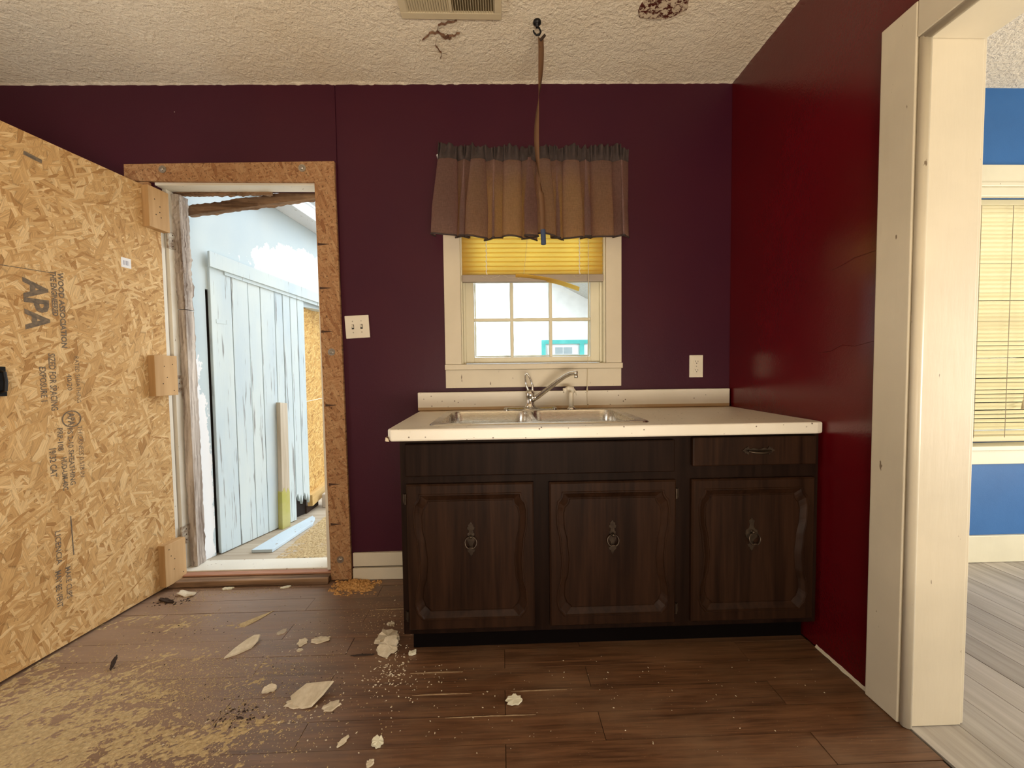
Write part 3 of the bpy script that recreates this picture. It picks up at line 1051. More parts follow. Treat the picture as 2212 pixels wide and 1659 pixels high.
def curtain_panel(x0, x1, xb0, xb1, seed, pleats):
    rnd = random.Random(seed)
    NU, NV = 260, 34
    ph = [0.0]
    for k in range(pleats):
        ph.append(ph[-1] + rnd.uniform(0.6, 1.4))
    ph = [p / ph[-1] for p in ph]
    amp = [rnd.uniform(0.45, 1.35) for _ in range(pleats + 1)]

    def wave(u):
        for k in range(pleats):
            if u <= ph[k + 1] or k == pleats - 1:
                f = (u - ph[k]) / (ph[k + 1] - ph[k])
                return amp[k] * (sin(pi * f) ** 0.8 if 0 < f < 1 else 0), f, k
    bm = bmesh.new()
    rows = []
    for j in range(NV + 1):
        v = j / NV
        r = []
        for i in range(NU + 1):
            u = i / NU
            wv, f, k = wave(u)
            flare = 0.35 + 0.65 * min(1, max(0, (v - 0.10) / 0.6))
            x = (x0 + (x1 - x0) * u) * (1 - v) + (xb0 + (xb1 - xb0) * u) * v
            # folds lean over their neighbour
            x += 0.040 * flare * sin(2 * pi * f) * (1 if k % 2 else -1) * amp[k]
            yv = -0.080 - (0.105 * flare * (wv - 0.45)) - 0.016 * v
            top = 2.300 + 0.026 * nz(x * 14, seed) + 0.016 * nz(x * 50, seed + 3)
            bot = 1.826 + 0.018 * nz(x * 7, seed + 8) - 0.016 * (wv - 0.5) + (0.03 * max(0, (-0.24 - x)) if x < 0 else 0)
            if v < 0.10:      # ruffle above the rod
                z = top + (2.276 - top) * v / 0.10
                yv = -0.076 + 0.010 * sin(u * 120 + seed) + 0.006 * nz(u * 90, seed)
            else:
                z = 2.276 + (bot - 2.276) * (v - 0.10) / 0.90
                if v < 0.22:
                    yv = yv * ((v - 0.10) / 0.12) + (-0.076 + 0.010 * sin(u * 120 + seed)) * (1 - (v - 0.10) / 0.12)
            r.append(bm.verts.new((x, min(yv, -0.026), z)))
        rows.append(r)
    for j in range(NV):
        for i in range(NU):
            bm.faces.new((rows[j][i], rows[j][i + 1], rows[j + 1][i + 1], rows[j + 1][i])).material_index = 1 if j / NV < 0.20 else 0
    hem = [v.co.copy() for v in rows[NV]]
    p = obj('fabric_panel', bm, [M_FABRIC, M_HEADER], val, smooth=True)
    s = p.modifiers.new('thickness', 'SOLIDIFY')
    s.thickness = 0.0012
    bm = bmesh.new()
    tube(bm, [h + Vector((0, 0, 0.001)) for h in hem[::2]], 0.0042, 6)
    obj('hem', bm, M_HEADER, p, smooth=True)


curtain_panel(-0.305, 0.196, -0.335, 0.200, 4.3, 6)
curtain_panel(0.202, 0.680, 0.208, 0.690, 8.9, 6)

# ------------------------------------------------------------------ wall plates
op = thing('wall_outlet', 'ivory double socket on the purple wall above the counter', 'outlet', (1.082, 0, 1.15))
obj('cover_plate', B((1.044, 1.120, -0.006, 0.001, 1.089, 1.212)), M_PLASTIC, op, bevel=0.003)
for zc in (1.174, 1.127):
    bm = bmesh.new()
    prism(bm, [(1.082 + 0.017 * cos(a) * (1.0), zc + max(-0.0125, min(0.0125, 0.017 * sin(a)))) for a in [2 * pi * k / 24 for k in range(24)]], 'y', -0.0085, -0.0055)
    rc = obj('socket_face', bm, M_PLASTIC, op)
    obj('slot', B((1.0735, 1.0755, -0.0092, -0.008, zc - 0.001, zc + 0.008), (1.0885, 1.0905, -0.0092, -0.008, zc - 0.001, zc + 0.007)), M_SLOT, rc)
    bm = bmesh.new()
    lathe(bm, [(0.0026, 0.0078), (0.0026, 0.0092)], (1.082, 0, zc - 0.007), 10, 'y')
    obj('ground_hole', bm, M_SLOT, rc)
bm = bmesh.new()
lathe(bm, [(0.003, 0.0055), (0.0026, 0.0075)], (1.082, 0, 1.1505), 10, 'y')
obj('screw', bm, M_ZINC, op)

sp_ = thing('light_switch', 'ivory two-toggle switch plate beside the door frame', 'switch', (-0.771, 0, 1.385))
sp_.rotation_euler = (0, radians(-3.0), 0)


def sw(name, bm, mat, par=None, **k):
    return obj(name, bm, mat, par or sp_, local=True, **k)


pl = sw('cover_plate', B((-0.064, 0.064, -0.0065, 0.001, -0.061, 0.061)), M_PLASTIC, bevel=0.003)
for xc in (-0.023, 0.023):
    sw('toggle_slot', B((xc - 0.006, xc + 0.006, -0.0075, -0.005, -0.013, 0.013)), M_SLOT)
    bm = bmesh.new()
    prism(bm, [(-0.006, -0.006), (-0.018, 0.006), (-0.017, 0.010), (-0.006, 0.008)], 'x', xc - 0.004, xc + 0.004)
    sw('toggle', bm, M_PLASTIC)
    for zc in (-0.030, 0.030):
        bm = bmesh.new()
        lathe(bm, [(0.0032, 0.0055), (0.0028, 0.0078)], (xc, 0, zc), 10, 'y')
        sw('screw', bm, M_ZINC)

# ------------------------------------------------------------------ base cabinet
cab = thing('base_cabinet', 'dark brown sink cabinet with three panelled doors and a drawer', 'cabinet', (0.43, -0.3, 0))
CX0, CX1, FY = -0.396, 1.262, -0.620
obj('body', B((CX0, CX0 + 0.016, -0.600, -0.026, 0.107, 0.880), (CX1 - 0.016, CX1, -0.600, -0.026, 0.107, 0.880), (CX0 + 0.016, CX1 - 0.016, -0.600, -0.026, 0.107, 0.123), (CX0 + 0.016, CX1 - 0.016, -0.046, -0.028, 0.123, 0.880)), M_CAB, cab, bevel=0.0015)
obj('face_frame', B((CX0, -0.340, FY, -0.600, 0.107, 0.880), (0.095, 0.210, FY, -0.600, 0.107, 0.690), (0.650, 0.775, FY, -0.600, 0.107, 0.880), (1.205, CX1, FY, -0.600, 0.107, 0.880),
                    (-0.340, 0.650, FY, -0.600, 0.690, 0.780), (-0.340, 0.650, FY, -0.600, 0.840, 0.880), (0.775, 1.205, FY, -0.600, 0.690, 0.790), (0.775, 1.205, FY, -0.600, 0.862, 0.880), (-0.340, 0.095, FY, -0.600, 0.107, 0.165), (0.210, 0.650, FY, -0.600, 0.107, 0.165), (0.775, 1.205, FY, -0.600, 0.107, 0.165)), M_CAB, cab)
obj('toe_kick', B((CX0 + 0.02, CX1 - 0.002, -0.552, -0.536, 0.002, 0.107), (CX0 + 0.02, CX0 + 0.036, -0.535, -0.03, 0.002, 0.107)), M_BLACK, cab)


def slab_front(name, x0, x1, z0, z1, y0=-0.638):
    return obj(name, B((x0, x1, y0, FY - 0.0005, z0, z1)), M_CABDOOR if name == 'drawer' else M_CAB, cab, bevel=0.005)


slab_front('false_front', -0.374, 0.676, 0.738, 0.865)
drawer = slab_front('drawer', 0.745, 1.240, 0.758, 0.872, -0.640)


def scroll(t_):
    """sideways swing of the shaped moulding along a door stile; t from top 0 to bottom 1"""
    key = [(0.0, 0.022), (0.035, 0.020), (0.075, 0.004), (0.14, -0.002), (0.24, 0.0), (0.40, 0.012), (0.55, 0.018), (0.68, 0.014), (0.80, 0.001), (0.88, -0.002), (0.94, 0.006), (1.0, 0.028)]
    for (a, va), (b, vb) in zip(key, key[1:]):
        if t_ <= b:
            u = (t_ - a) / (b - a)
            u = u * u * (3 - 2 * u)
            return va + (vb - va) * u
    return key[-1][1]


def panel_door(x0, x1, z0, z1):
    bm = bmesh.new()
    y0 = FY - 0.020
    N, K = 40, 8
    mx, mzt, mzb = 0.026, 0.036, 0.040

    def outline(ins, yv, shaped):
        out = []
        a0, a1, b0, b1 = x0 + ins, x1 - ins, z0 + ins, z1 - ins
        if shaped:
            b1, b0 = z1 - mzt - ins, z0 + mzb + ins
        for i in range(N):      # left side, top to bottom
            t_ = i / N
            xx = a0 if not shaped else x0 + mx + ins + scroll(t_)
            out.append((xx, yv, b1 + (b0 - b1) * t_))
        lx = (x0 + mx + ins + scroll(1)) if shaped else a0
        rx = (x1 - mx - ins - scroll(1)) if shaped else a1
        for i in range(K):
            out.append((lx + (rx - lx) * i / K, yv, b0))
        for i in range(N):
            t_ = 1 - i / N
            xx = a1 if not shaped else x1 - mx - ins - scroll(t_)
            out.append((xx, yv, b0 + (b1 - b0) * i / N))
        lx = (x0 + mx + ins + scroll(0)) if shaped else a0
        rx = (x1 - mx - ins - scroll(0)) if shaped else a1
        for i in range(K):
            out.append((rx + (lx - rx) * i / K, yv, b1))
        return [bm.verts.new(p) for p in out]
    L = [outline(0, FY - 0.0005, False), outline(0, y0 + 0.006, False), outline(0.006, y0, False), outline(0.0, y0, True), outline(0.0025, y0 - 0.003, True), outline(0.0065, y0 - 0.003, True),
         outline(0.009, y0 + 0.001, True), outline(0.029, y0 + 0.0115, True), outline(0.0315, y0 + 0.0115, True), outline(0.034, y0 + 0.009, True)]
    for A, C in zip(L, L[1:]):
        loop_faces(bm, A, C)
    bm.faces.new(L[0])
    bm.faces.new(L[-1][::-1])
    return obj('door', bm, M_CABDOOR, cab)


def ring_pull(door, xc, zc, ring_shift=0.0, ring_drop=0.0, twisted=False):
    yv = FY - 0.009
    out = [(0.0, 0.068), (0.005, 0.060), (0.011, 0.058), (0.010, 0.050), (0.015, 0.046), (0.013, 0.038), (0.008, 0.036), (0.009, 0.026), (0.014, 0.020), (0.010, 0.010), (0.016, 0.002), (0.014, -0.010),
           (0.008, -0.020), (0.006, -0.030), (0.009, -0.038), (0.016, -0.042), (0.013, -0.050), (0.008, -0.052), (0.006, -0.060), (0.0, -0.068)]
    if twisted:
        out = [(0.0, 0.068), (0.005, 0.060), (0.012, 0.056), (0.010, 0.046), (0.008, 0.040), (0.010, 0.030), (0.014, 0.022), (0.024, 0.018), (0.027, 0.002), (0.022, -0.014), (0.012, -0.020),
               (0.006, -0.030), (0.009, -0.038), (0.016, -0.042), (0.013, -0.050), (0.008, -0.052), (0.006, -0.060), (0.0, -0.068)]
    pts = out + [(-a, b) for a, b in out[-2:0:-1]]
    bm = bmesh.new()
    prism(bm, [(xc + a, zc + b) for a, b in pts], 'y', yv - 0.004, yv)
    obj('pull_backplate', bm, M_BRASS if not twisted else M_IRON if False else M_BRASS, door, bevel=0.001, seg=1)
    bm = bmesh.new()
    cx, cz = xc + ring_shift, zc - 0.010 - ring_drop
    P = []
    for k in range(36):
        a = 2 * pi * k / 36
        P.append((cx + 0.0225 * cos(a), yv - 0.012 + 0.004 * sin(a), cz + 0.0225 * sin(a) + (0.004 if abs(cos(a)) < 0.2 and sin(a) < 0 else 0)))
    tube(bm, P, [0.0020 + 0.0011 * (0.5 - 0.5 * sin(2 * pi * k / 36)) for k in range(36)], 8, closed=True)
    obj('pull_ring', bm, M_BRASS, door, smooth=True)
    bm = bmesh.new()
    lathe(bm, [(0.008, 0.0), (0.007, 0.004), (0.0045, 0.006), (0.0065, 0.012), (0.004, 0.016)], (xc, yv - 0.003, zc + 0.012), 12, 'y')
    obj('pull_boss', bm, M_BRASS, door, smooth=True)


def hinge(door, xc, zc, s):
    bm = bmesh.new()
    tube(bm, [(xc, FY - 0.010, zc - 0.020), (xc, FY - 0.010, zc + 0.020)], 0.0045, 8)
    box(bm, min(xc, xc + s * 0.010), max(xc, xc + s * 0.010), FY - 0.004, FY - 0.0005, zc - 0.018, zc + 0.018)
    obj('hinge', bm, M_BRASS, door)


d1 = panel_door(-0.372, 0.120, 0.132, 0.708)
ring_pull(d1, -0.126, 0.487)
hinge(d1, -0.3775, 0.650, -1)
hinge(d1, -0.3775, 0.185, -1)
d2 = panel_door(0.181, 0.680, 0.132, 0.706)
ring_pull(d2, 0.430, 0.482)
hinge(d2, 0.6855, 0.650, 1)
hinge(d2, 0.6855, 0.185, 1)
d3 = panel_door(0.743, 1.238, 0.132, 0.706)
ring_pull(d3, 0.988, 0.480, 0.007, 0.006, True)
tag(d1, 'left sink door with round ring pull')

# drawer pull with ornate plate and drooping bail
bm = bmesh.new()
yq = -0.640
half = [(0.0, 0.004), (0.022, 0.010), (0.036, 0.006), (0.042, 0.017), (0.048, 0.011), (0.054, 0.010), (0.058, 0.004), (0.066, 0.0)]
pts = half + [(a, -b) for a, b in half[-2::-1]]
pts = pts + [(-a, b) for a, b in pts[::-1]]
cl = []
for p in pts:
    if not cl or (abs(p[0] - cl[-1][0]) + abs(p[1] - cl[-1][1])) > 1e-4:
        cl.append(p)
if abs(cl[0][0] - cl[-1][0]) + abs(cl[0][1] - cl[-1][1]) < 1e-4:
    cl.pop()
prism(bm, [(1.004 + a, 0.818 + b) for a, b in cl], 'y', yq - 0.004, yq)
dp = obj('drawer_pull', bm, M_BRASS, drawer)
bm = bmesh.new()
tube(bm, [(1.004 + 0.044 * cos(a), yq - 0.010 - 0.014 * sin(a), 0.818 - 0.006 * sin(a)) for a in [pi * k / 14 for k in range(15)]], [0.003 + 0.002 * sin(pi * k / 14) for k in range(15)], 8)
obj('pull_bail', bm, M_BRASS, drawer, smooth=True)

# ------------------------------------------------------------------ countertop with backsplash
ct = thing('countertop', 'speckled white laminate countertop with a low backsplash', 'countertop', (0.41, -0.3, 0.886))
TZ0, TZ1 = 0.8805, 0.9265
bm = bmesh.new()
outl = [(-0.445, -0.003), (-0.4405, -0.30), (-0.434, -0.640), (-0.418, -0.664), (0.4, -0.657), (1.235, -0.648), (1.262, -0.640), (1.270, -0.61), (1.270, -0.003)]
hole = rrect(-0.270, 0.580, -0.566, -0.088, 0.035, 5)


def plate_with_holes(bm, outer, holes, z, flip=False):
    es = []
    loops = []
    for L in [outer] + holes:
        vs = [bm.verts.new((p[0], p[1], z)) for p in L]
        es += ring_edges(bm, vs)
        loops.append(vs)
    bmesh.ops.triangle_fill(bm, use_beauty=True, use_dissolve=False, edges=es)
    return loops


lt_ = plate_with_holes(bm, outl, [hole], TZ1)
lb_ = plate_with_holes(bm, outl, [hole], TZ0)
for A, C in zip(lt_, lb_):
    loop_faces(bm, A, C)
obj('worktop', bm, M_COUNTER, ct, bevel=0.007, seg=3)
obj('backsplash', B((-0.452, 1.262, -0.0245, -0.0005, TZ1 + 0.0005, 1.026)), M_COUNTER, ct, bevel=0.005, seg=3)
bm = bmesh.new()
prism(bm, [(-0.4385, 0.884), (-0.432, 0.882), (-0.424, 0.8815), (-0.428, 0.892), (-0.436, 0.898)], 'y', -0.665, -0.62)
tag(obj('broken_corner', bm, M_EXPOSED, ct), 'dark chip where the laminate corner broke off')

# ------------------------------------------------------------------ sink
sk = thing('kitchen_sink', 'double-bowl stainless steel sink set into the counter', 'sink', (0.15, -0.3, TZ1))
bm = bmesh.new()
rim = rrect(-0.288, 0.597, -0.580, -0.070, 0.03, 5)
bowls = [rrect(-0.252, 0.128, -0.556, -0.135, 0.055, 6), rrect(0.146, 0.562, -0.556, -0.135, 0.055, 6)]
RZ = TZ1 + 0.0055
lo = plate_with_holes(bm, rim, bowls, RZ)
rb = [bm.verts.new((0.1545 + (v.co.x - 0.1545) * 1.010, -0.325 + (v.co.y + 0.325) * 1.016, TZ1 + 0.0006)) for v in lo[0]]
loop_faces(bm, lo[0], rb)
obj('rim', bm, M_STEEL, sk, bevel=0.0025)
for L in bowls:
    bm = bmesh.new()
    cx = sum(p[0] for p in L) / len(L)
    cy = sum(p[1] for p in L) / len(L)
    prev = None
    for ins, dz in ((1.0, 0.0), (0.985, -0.006), (0.965, -0.06), (0.945, -0.14), (0.90, -0.160), (0.80, -0.168), (0.30, -0.172), (0.12, -0.174)):
        cur = [bm.verts.new((cx + (p[0] - cx) * ins, cy + (p[1] - cy) * ins, RZ + dz)) for p in L]
        if prev:
            loop_faces(bm, prev, cur)
        prev = cur
    bm.faces.new(prev)
    bw = obj('bowl', bm, M_STEEL, sk, smooth=True)
    bm = bmesh.new()
    lathe(bm, [(0.040, -0.1725), (0.040, -0.1695), (0.028, -0.1705), (0.026, -0.173)], (cx, cy, RZ), 20)
    obj('drain', bm, M_CHROME, bw, smooth=False)

# ------------------------------------------------------------------ faucet and sprayer
FYY = -0.100
fa = thing('kitchen_faucet', 'chrome single-lever faucet with its spout swung to the right', 'faucet', (0.150, FYY, RZ))
bm = bmesh.new()
pts = rrect(0.010, 0.292, FYY - 0.030, FYY + 0.030, 0.0299, 8)
A = [bm.verts.new((p[0], p[1], RZ + 0.0004)) for p in pts]
C = [bm.verts.new((p[0], p[1], RZ + 0.009)) for p in pts]
Dv = [bm.verts.new((0.151 + (p[0] - 0.151) * 0.95, FYY + (p[1] - FYY) * 0.75, RZ + 0.015)) for p in pts]
loop_faces(bm, A, C)
loop_faces(bm, C, Dv)
bm.faces.new(A[::-1])
bm.faces.new(Dv)
obj('deck_plate', bm, M_CHROME, fa)
bm = bmesh.new()
lathe(bm, [(0.030, 0.012), (0.028, 0.022), (0.0225, 0.030), (0.0225, 0.068), (0.024, 0.072), (0.024, 0.088), (0.019, 0.100), (0.010, 0.106)], (0.150, FYY, RZ), 24)
obj('body', bm, M_CHROME, fa, smooth=True)
bm = bmesh.new()
# open loop lever rising above the body
P = []
for k in range(40):
    a = 2 * pi * k / 40
    uu = sin(a)
    z = RZ + 0.142 + 0.050 * uu
    wd = 0.0155 * (1.0 - 0.15 * uu)
    P.append((0.1435 + wd * cos(a) - 0.012 * uu, FYY - 0.002 - 0.010 * max(0, uu), z))
tube(bm, P, [0.0052 - 0.0012 * sin(2 * pi * k / 40) for k in range(40)], 10, closed=True)
tube(bm, [(0.150, FYY, RZ + 0.085), (0.152, FYY, RZ + 0.105)], [0.018, 0.013], 12)
obj('lever_handle', bm, M_CHROME, fa, smooth=True)
bm = bmesh.new()
P = [(0.158, FYY - 0.010, RZ + 0.050), (0.185, FYY - 0.022, RZ + 0.068), (0.230, FYY - 0.040, RZ + 0.104), (0.285, FYY - 0.062, RZ + 0.148), (0.320, FYY - 0.076, RZ + 0.174), (0.345, FYY - 0.086, RZ + 0.187), (0.368, FYY - 0.095, RZ + 0.192), (0.382, FYY - 0.100, RZ + 0.192)]
tube(bm, P, [0.013, 0.0125, 0.0120, 0.0115, 0.0110, 0.0105, 0.0100, 0.0090], 14)
sp = obj('spout', bm, M_CHROME, fa, smooth=True)
bm = bmesh.new()
lathe(bm, [(0.0090, -0.020), (0.0095, -0.012), (0.0085, 0.0)], (0.374, FYY - 0.097, RZ + 0.186), 14)
obj('aerator', bm, M_CHROME, sp, smooth=True)

spx = 0.368
sy = thing('side_sprayer', 'white plastic pull-out sprayer standing beside the faucet', 'sprayer', (spx, FYY, RZ))
bm = bmesh.new()
lathe(bm, [(0.024, 0.0004), (0.024, 0.005), (0.017, 0.010), (0.014, 0.016)], (spx, FYY, RZ), 18)
obj('holder', bm, M_CHROME, sy, smooth=True)
bm = bmesh.new()
lathe(bm, [(0.013, 0.014), (0.012, 0.045), (0.014, 0.080), (0.015, 0.092)], (spx - 0.001, FYY, RZ), 16)
tube(bm, [(spx + 0.008, FYY, RZ + 0.088), (spx + 0.002, FYY - 0.004, RZ + 0.108), (spx - 0.015, FYY - 0.010, RZ + 0.112), (spx - 0.030, FYY - 0.016, RZ + 0.108)], [0.012, 0.014, 0.012, 0.010], 12)
obj('wand', bm, M_PLASTIC, sy, smooth=True)
bm = bmesh.new()
lathe(bm, [(0.0115, -0.016), (0.0125, 0.008), (0.009, 0.011)], (spx - 0.036, FYY - 0.018, RZ + 0.103), 14)
obj('spray_head', bm, M_PLASTIC, sy, smooth=True)
bm = bmesh.new()
tube(bm, [(spx + 0.006, FYY - 0.006, RZ + 0.112), (spx + 0.019, FYY - 0.004, RZ + 0.098), (spx + 0.026, FYY - 0.002, RZ + 0.074)], [0.005, 0.004, 0.002], 8)
obj('trigger', bm, M_PLASTIC, sy, smooth=True)

# ------------------------------------------------------------------ ceiling register, hook, fly tape
vx0, vx1, vy0, vy1 = -0.402, 0.022, -0.394, -0.660
vz = ceil_z(-0.19) - 0.006
ve = thing('ceiling_vent', 'beige metal air register with thin louvers in the ceiling', 'vent', ((vx0 + vx1) / 2, (vy0 + vy1) / 2, vz))
obj('frame', B((vx0, vx1, vy0 - 0.030, vy0, vz - 0.012, vz), (vx0, vx1, vy1, vy1 + 0.030, vz - 0.012, vz), (vx0, vx0 + 0.030, vy1 + 0.030, vy0 - 0.030, vz - 0.012, vz), (vx1 - 0.030, vx1, vy1 + 0.030, vy0 - 0.030, vz - 0.012, vz), (-0.196, -0.184, vy1 + 0.030, vy0 - 0.030, vz - 0.012, vz)), M_VENT, ve, bevel=0.002)
obj('duct_recess', B((vx0 + 0.02, vx1 - 0.02, vy1 + 0.02, vy0 - 0.02, vz - 0.0012, vz - 0.0002)), M_DUCT, ve)
lm = {}
for half_, (a, b, tilt) in enumerate(((vx0 + 0.034, -0.200, 0.75), (-0.180, vx1 - 0.034, -0.35))):
    bm = bmesh.new()
    box(bm, -0.0006, 0.0006, vy1 + 0.030, vy0 - 0.030, -0.0055, 0.0055)
    bmesh.ops.rotate(bm, verts=bm.verts, cent=(0, 0, 0), matrix=Matrix.Rotation(tilt, 3, 'Y'))
    mesh = bpy.data.meshes.new('louver_blade')
    bm.to_mesh(mesh)
    bm.free()
    mesh.materials.append(M_VENT)
    nb = 17
    for k in range(nb):
        o = obj('louver', mesh, None, ve)
        o.location = (a + (b - a) * k / (nb - 1), 0, vz - 0.0075)

hx, hy = 0.178, -0.366
hz = ceil_z(hx)
hk = thing('ceiling_hook', 'small black swivel hook screwed into the ceiling', 'hook', (hx, hy, hz))
bm = bmesh.new()
lathe(bm, [(0.006, 0.006), (0.017, 0.0), (0.018, -0.008), (0.012, -0.014), (0.006, -0.018), (0.006, -0.026)], (hx, hy, hz), 18)
obj('base', bm, M_IRON, hk, smooth=True)
bm = bmesh.new()
tube(bm, [(hx, hy, hz - 0.022), (hx + 0.010, hy, hz - 0.030), (hx + 0.016, hy, hz - 0.044), (hx + 0.010, hy, hz - 0.056), (hx - 0.004, hy, hz - 0.058), (hx - 0.014, hy, hz - 0.048), (hx - 0.016, hy, hz - 0.040)], [0.004, 0.004, 0.004, 0.0045, 0.004, 0.0035, 0.004], 8)
obj('hook_arm', bm, M_IRON, hk, smooth=True)

ft = thing('fly_tape', 'amber sticky fly tape dangling from the ceiling hook', 'fly tape', (hx, hy, hz - 0.06))
bm = bmesh.new()
tube(bm, [(hx + 0.004, hy, hz - 0.052), (hx + 0.006, hy, hz - 0.085), (hx + 0.012, hy, hz - 0.112)], 0.0012, 5)
obj('hanging_loop', bm, M_BARK, ft)
bm = bmesh.new()
pr = None
N = 90
zt, zb = hz - 0.070, 1.765
for i in range(N + 1):
    u = i / N
    z = zt + (zb - zt) * u
    ang = 1.35 - 1.15 * sin(u * 2.2 * pi + 1.2) if u < 0.8 else 0.25
    cx = hx + 0.016 - 0.020 * sin(pi * u) ** 2 * 1.0 + 0.003 * sin(u * 9)
    hw = 0.0125
    dx, dy = hw * cos(ang), hw * sin(ang)
    cur = (bm.verts.new((cx - dx, hy - dy, z)), bm.verts.new((cx, hy + 0.001, z)), bm.verts.new((cx + dx, hy + dy, z)))
    if pr:
        bm.faces.new((pr[0], pr[1], cur[1], cur[0]))
        bm.faces.new((pr[1], pr[2], cur[2], cur[1]))
    pr = cur
rb_ = obj('sticky_ribbon', bm, M_TAPE, ft, smooth=True)
s_ = rb_.modifiers.new('thickness', 'SOLIDIFY')
s_.thickness = 0.0005
bm = bmesh.new()
tube(bm, [(hx + 0.018, hy, 1.768), (hx + 0.020, hy, 1.705)], 0.0115, 14)
obj('card_tube', bm, M_BLUECAP, ft, smooth=False)
bm = bmesh.new()
tube(bm, [(hx + 0.012, hy, zt - 0.012), (hx + 0.034, hy, zt + 0.012)], 0.006, 8)
obj('tape_end', bm, M_BARK, ft)

# ------------------------------------------------------------------ the door leaf faced with strand board
d0 = Vector((-1.786, 0.004, 0))
LA = atan2(-0.99257, -0.1217)
door = struct(thing('door_1', 'open door faced with raw strand board and three wood blocks', None, d0, LA))


def dl(name, bm, mat, par=None, **k):
    return obj(name, bm, mat, par or door, local=True, **k)


dl('slab', B((-0.030, 0.80, -0.052, -0.012, 0.022, 2.085)), M_TRIMW, bevel=0.002)
panel = dl('strand_board_panel', B((0.0, 0.81, -0.0115, 0.0, 0.012, 2.100)), M_OSB, bevel=0.001)
for i, (xa, xb, za, zb_) in enumerate(((-0.014, 0.092, 1.890, 2.096), (-0.018, 0.102, 1.030, 1.240), (-0.018, 0.098, 0.030, 0.250))):
    bm = B((xa, xb, 0.0005, 0.039, za, zb_))
    o = dl('wood_block', bm, M_LUMBER, bevel=0.002)
    rr = random.Random(i)
    for k in range(5):
        b2 = bmesh.new()
        px_, pz_ = rr.uniform(xa + 0.015, xb - 0.02), rr.uniform(za + 0.02, zb_ - 0.02)
        lathe(b2, [(0.003, -0.0388), (0.0026, -0.0396)], (px_, 0, pz_), 8, 'y')
        for vv in b2.verts:
            vv.co.y = vv.co.y
        dl('nail_head', b2, M_BARK, o)
for zc, hgt in ((1.865, 0.09), (1.09, 0.09), (0.245, 0.10)):
    bm = bmesh.new()
    box(bm, -0.078, -0.034, 0.0030, 0.0050, zc - hgt / 2, zc + hgt / 2)
    tube(bm, [(-0.033, 0.003, zc - hgt / 2), (-0.033, 0.003, zc + hgt / 2)], 0.006, 8)
    hg = dl('hinge', bm, M_RUSTHINGE)
    bm = bmesh.new()
    for k in (-0.03, 0.0, 0.03):
        lathe(bm, [(0.0035, -0.0048), (0.003, -0.0058)], (-0.058, 0, zc + k), 8, 'y')
    dl('hinge_screw', bm, M_BARK, hg)
bm = bmesh.new()
box(bm, 0.622, 0.700, 0.0005, 0.006, 1.070, 1.180)
tube(bm, [(0.640, 0.004, 1.085), (0.640, 0.028, 1.092), (0.640, 0.032, 1.125), (0.640, 0.028, 1.158), (0.640, 0.004, 1.165)], 0.006, 8)
dl('latch_handle', bm, M_IRON)
lab = dl('price_label', B((0.157, 0.201, 0.0004, 0.0010, 1.660, 1.707)), M_PAPER, panel)
bm = bmesh.new()
for k in range(6):
    wv = 0.0012 + 0.001 * (k % 3)
    box(bm, 0.167 + 0.0042 * k, 0.167 + 0.0042 * k + wv, 0.0008, 0.0012, 1.672, 1.694)
dl('printed_bars', bm, M_GREYINK, panel)

TXT = Matrix(((0, -1, 0), (0, 0, 1), (-1, 0, 0)))     # text x -> down, text y -> towards the hinge, normal -> into the room


def stamp(txt, s, z, size, width=None, bold=0.0):
    cu = bpy.data.curves.new('stamp', 'FONT')
    cu.body = txt
    cu.size = size
    cu.offset = bold
    cu.resolution_u = 2
    tmp = bpy.data.objects.new('stamp_tmp', cu)
    COL.objects.link(tmp)
    dg = bpy.context.evaluated_depsgraph_get()
    dg.update()
    me = bpy.data.meshes.new_from_object(tmp.evaluated_get(dg))
    bpy.data.objects.remove(tmp)
    bpy.data.curves.remove(cu)
    xs = [v.co.x for v in me.vertices]
    k = (width / (max(xs) - min(xs))) if width else 1.0
    x_0 = min(xs)
    for v in me.vertices:
        p = TXT @ Vector(((v.co.x - x_0) * k, v.co.y, 0))
        v.co = (s + p.x, 0.0006, z + p.z)
    me.materials.clear()
    me.materials.append(M_INK)
    o = obj('stamp_text', me, None, panel, local=True)
    return o


stamp('APA', 0.552, 1.530, 0.100, 0.205, 0.004)
stamp('THE ENGINEERED', 0.470, 1.575, 0.026, 0.185, 0.001)
stamp('WOOD ASSOCIATION', 0.446, 1.575, 0.026, 0.315, 0.001)
stamp('RATED SHEATHING', 0.405, 1.225, 0.022, 0.20)
stamp('SIZED FOR SPACING', 0.492, 1.235, 0.031, 0.235, 0.0006)
stamp('40/20', 0.435, 1.150, 0.024, 0.070)
stamp('EXPOSURE 1', 0.522, 1.180, 0.028, 0.140, 0.0006)
stamp('APA', 0.440, 0.985, 0.034, 0.055, 0.0008)
bm = bmesh.new()
for k in range(40):
    a, b = 2 * pi * k / 40, 2 * pi * (k + 1) / 40
    q = [(0.427 + r * cos(t_) * 0.034, 0.0006, 0.958 + r * sin(t_) * 0.036) for (t_, r) in ((a, 1.0), (b, 1.0), (b, 0.86), (a, 0.86))]
    bm.faces.new([bm.verts.new(p) for p in q])
dl('stamp_ring', bm, M_INK, panel)
stamp('PRP-108', 0.478, 0.925, 0.026, 0.095, 0.0005)
stamp('HUD-UM-40C', 0.470, 0.800, 0.026, 0.140, 0.0006)
stamp('19/32 CAT', 0.507, 0.845, 0.030, 0.120, 0.0006)
stamp('PS 2-10 SHEATHING', 0.444, 0.920, 0.026, 0.245, 0.0004)
stamp('THICKNESS 0.578 IN', 0.408, 0.925, 0.024, 0.225)
stamp('LICENCIA', 0.505, 0.500, 0.026, 0.140, 0.0004)
stamp('MAY BE VENT', 0.512, 0.335, 0.028, 0.155, 0.0005)
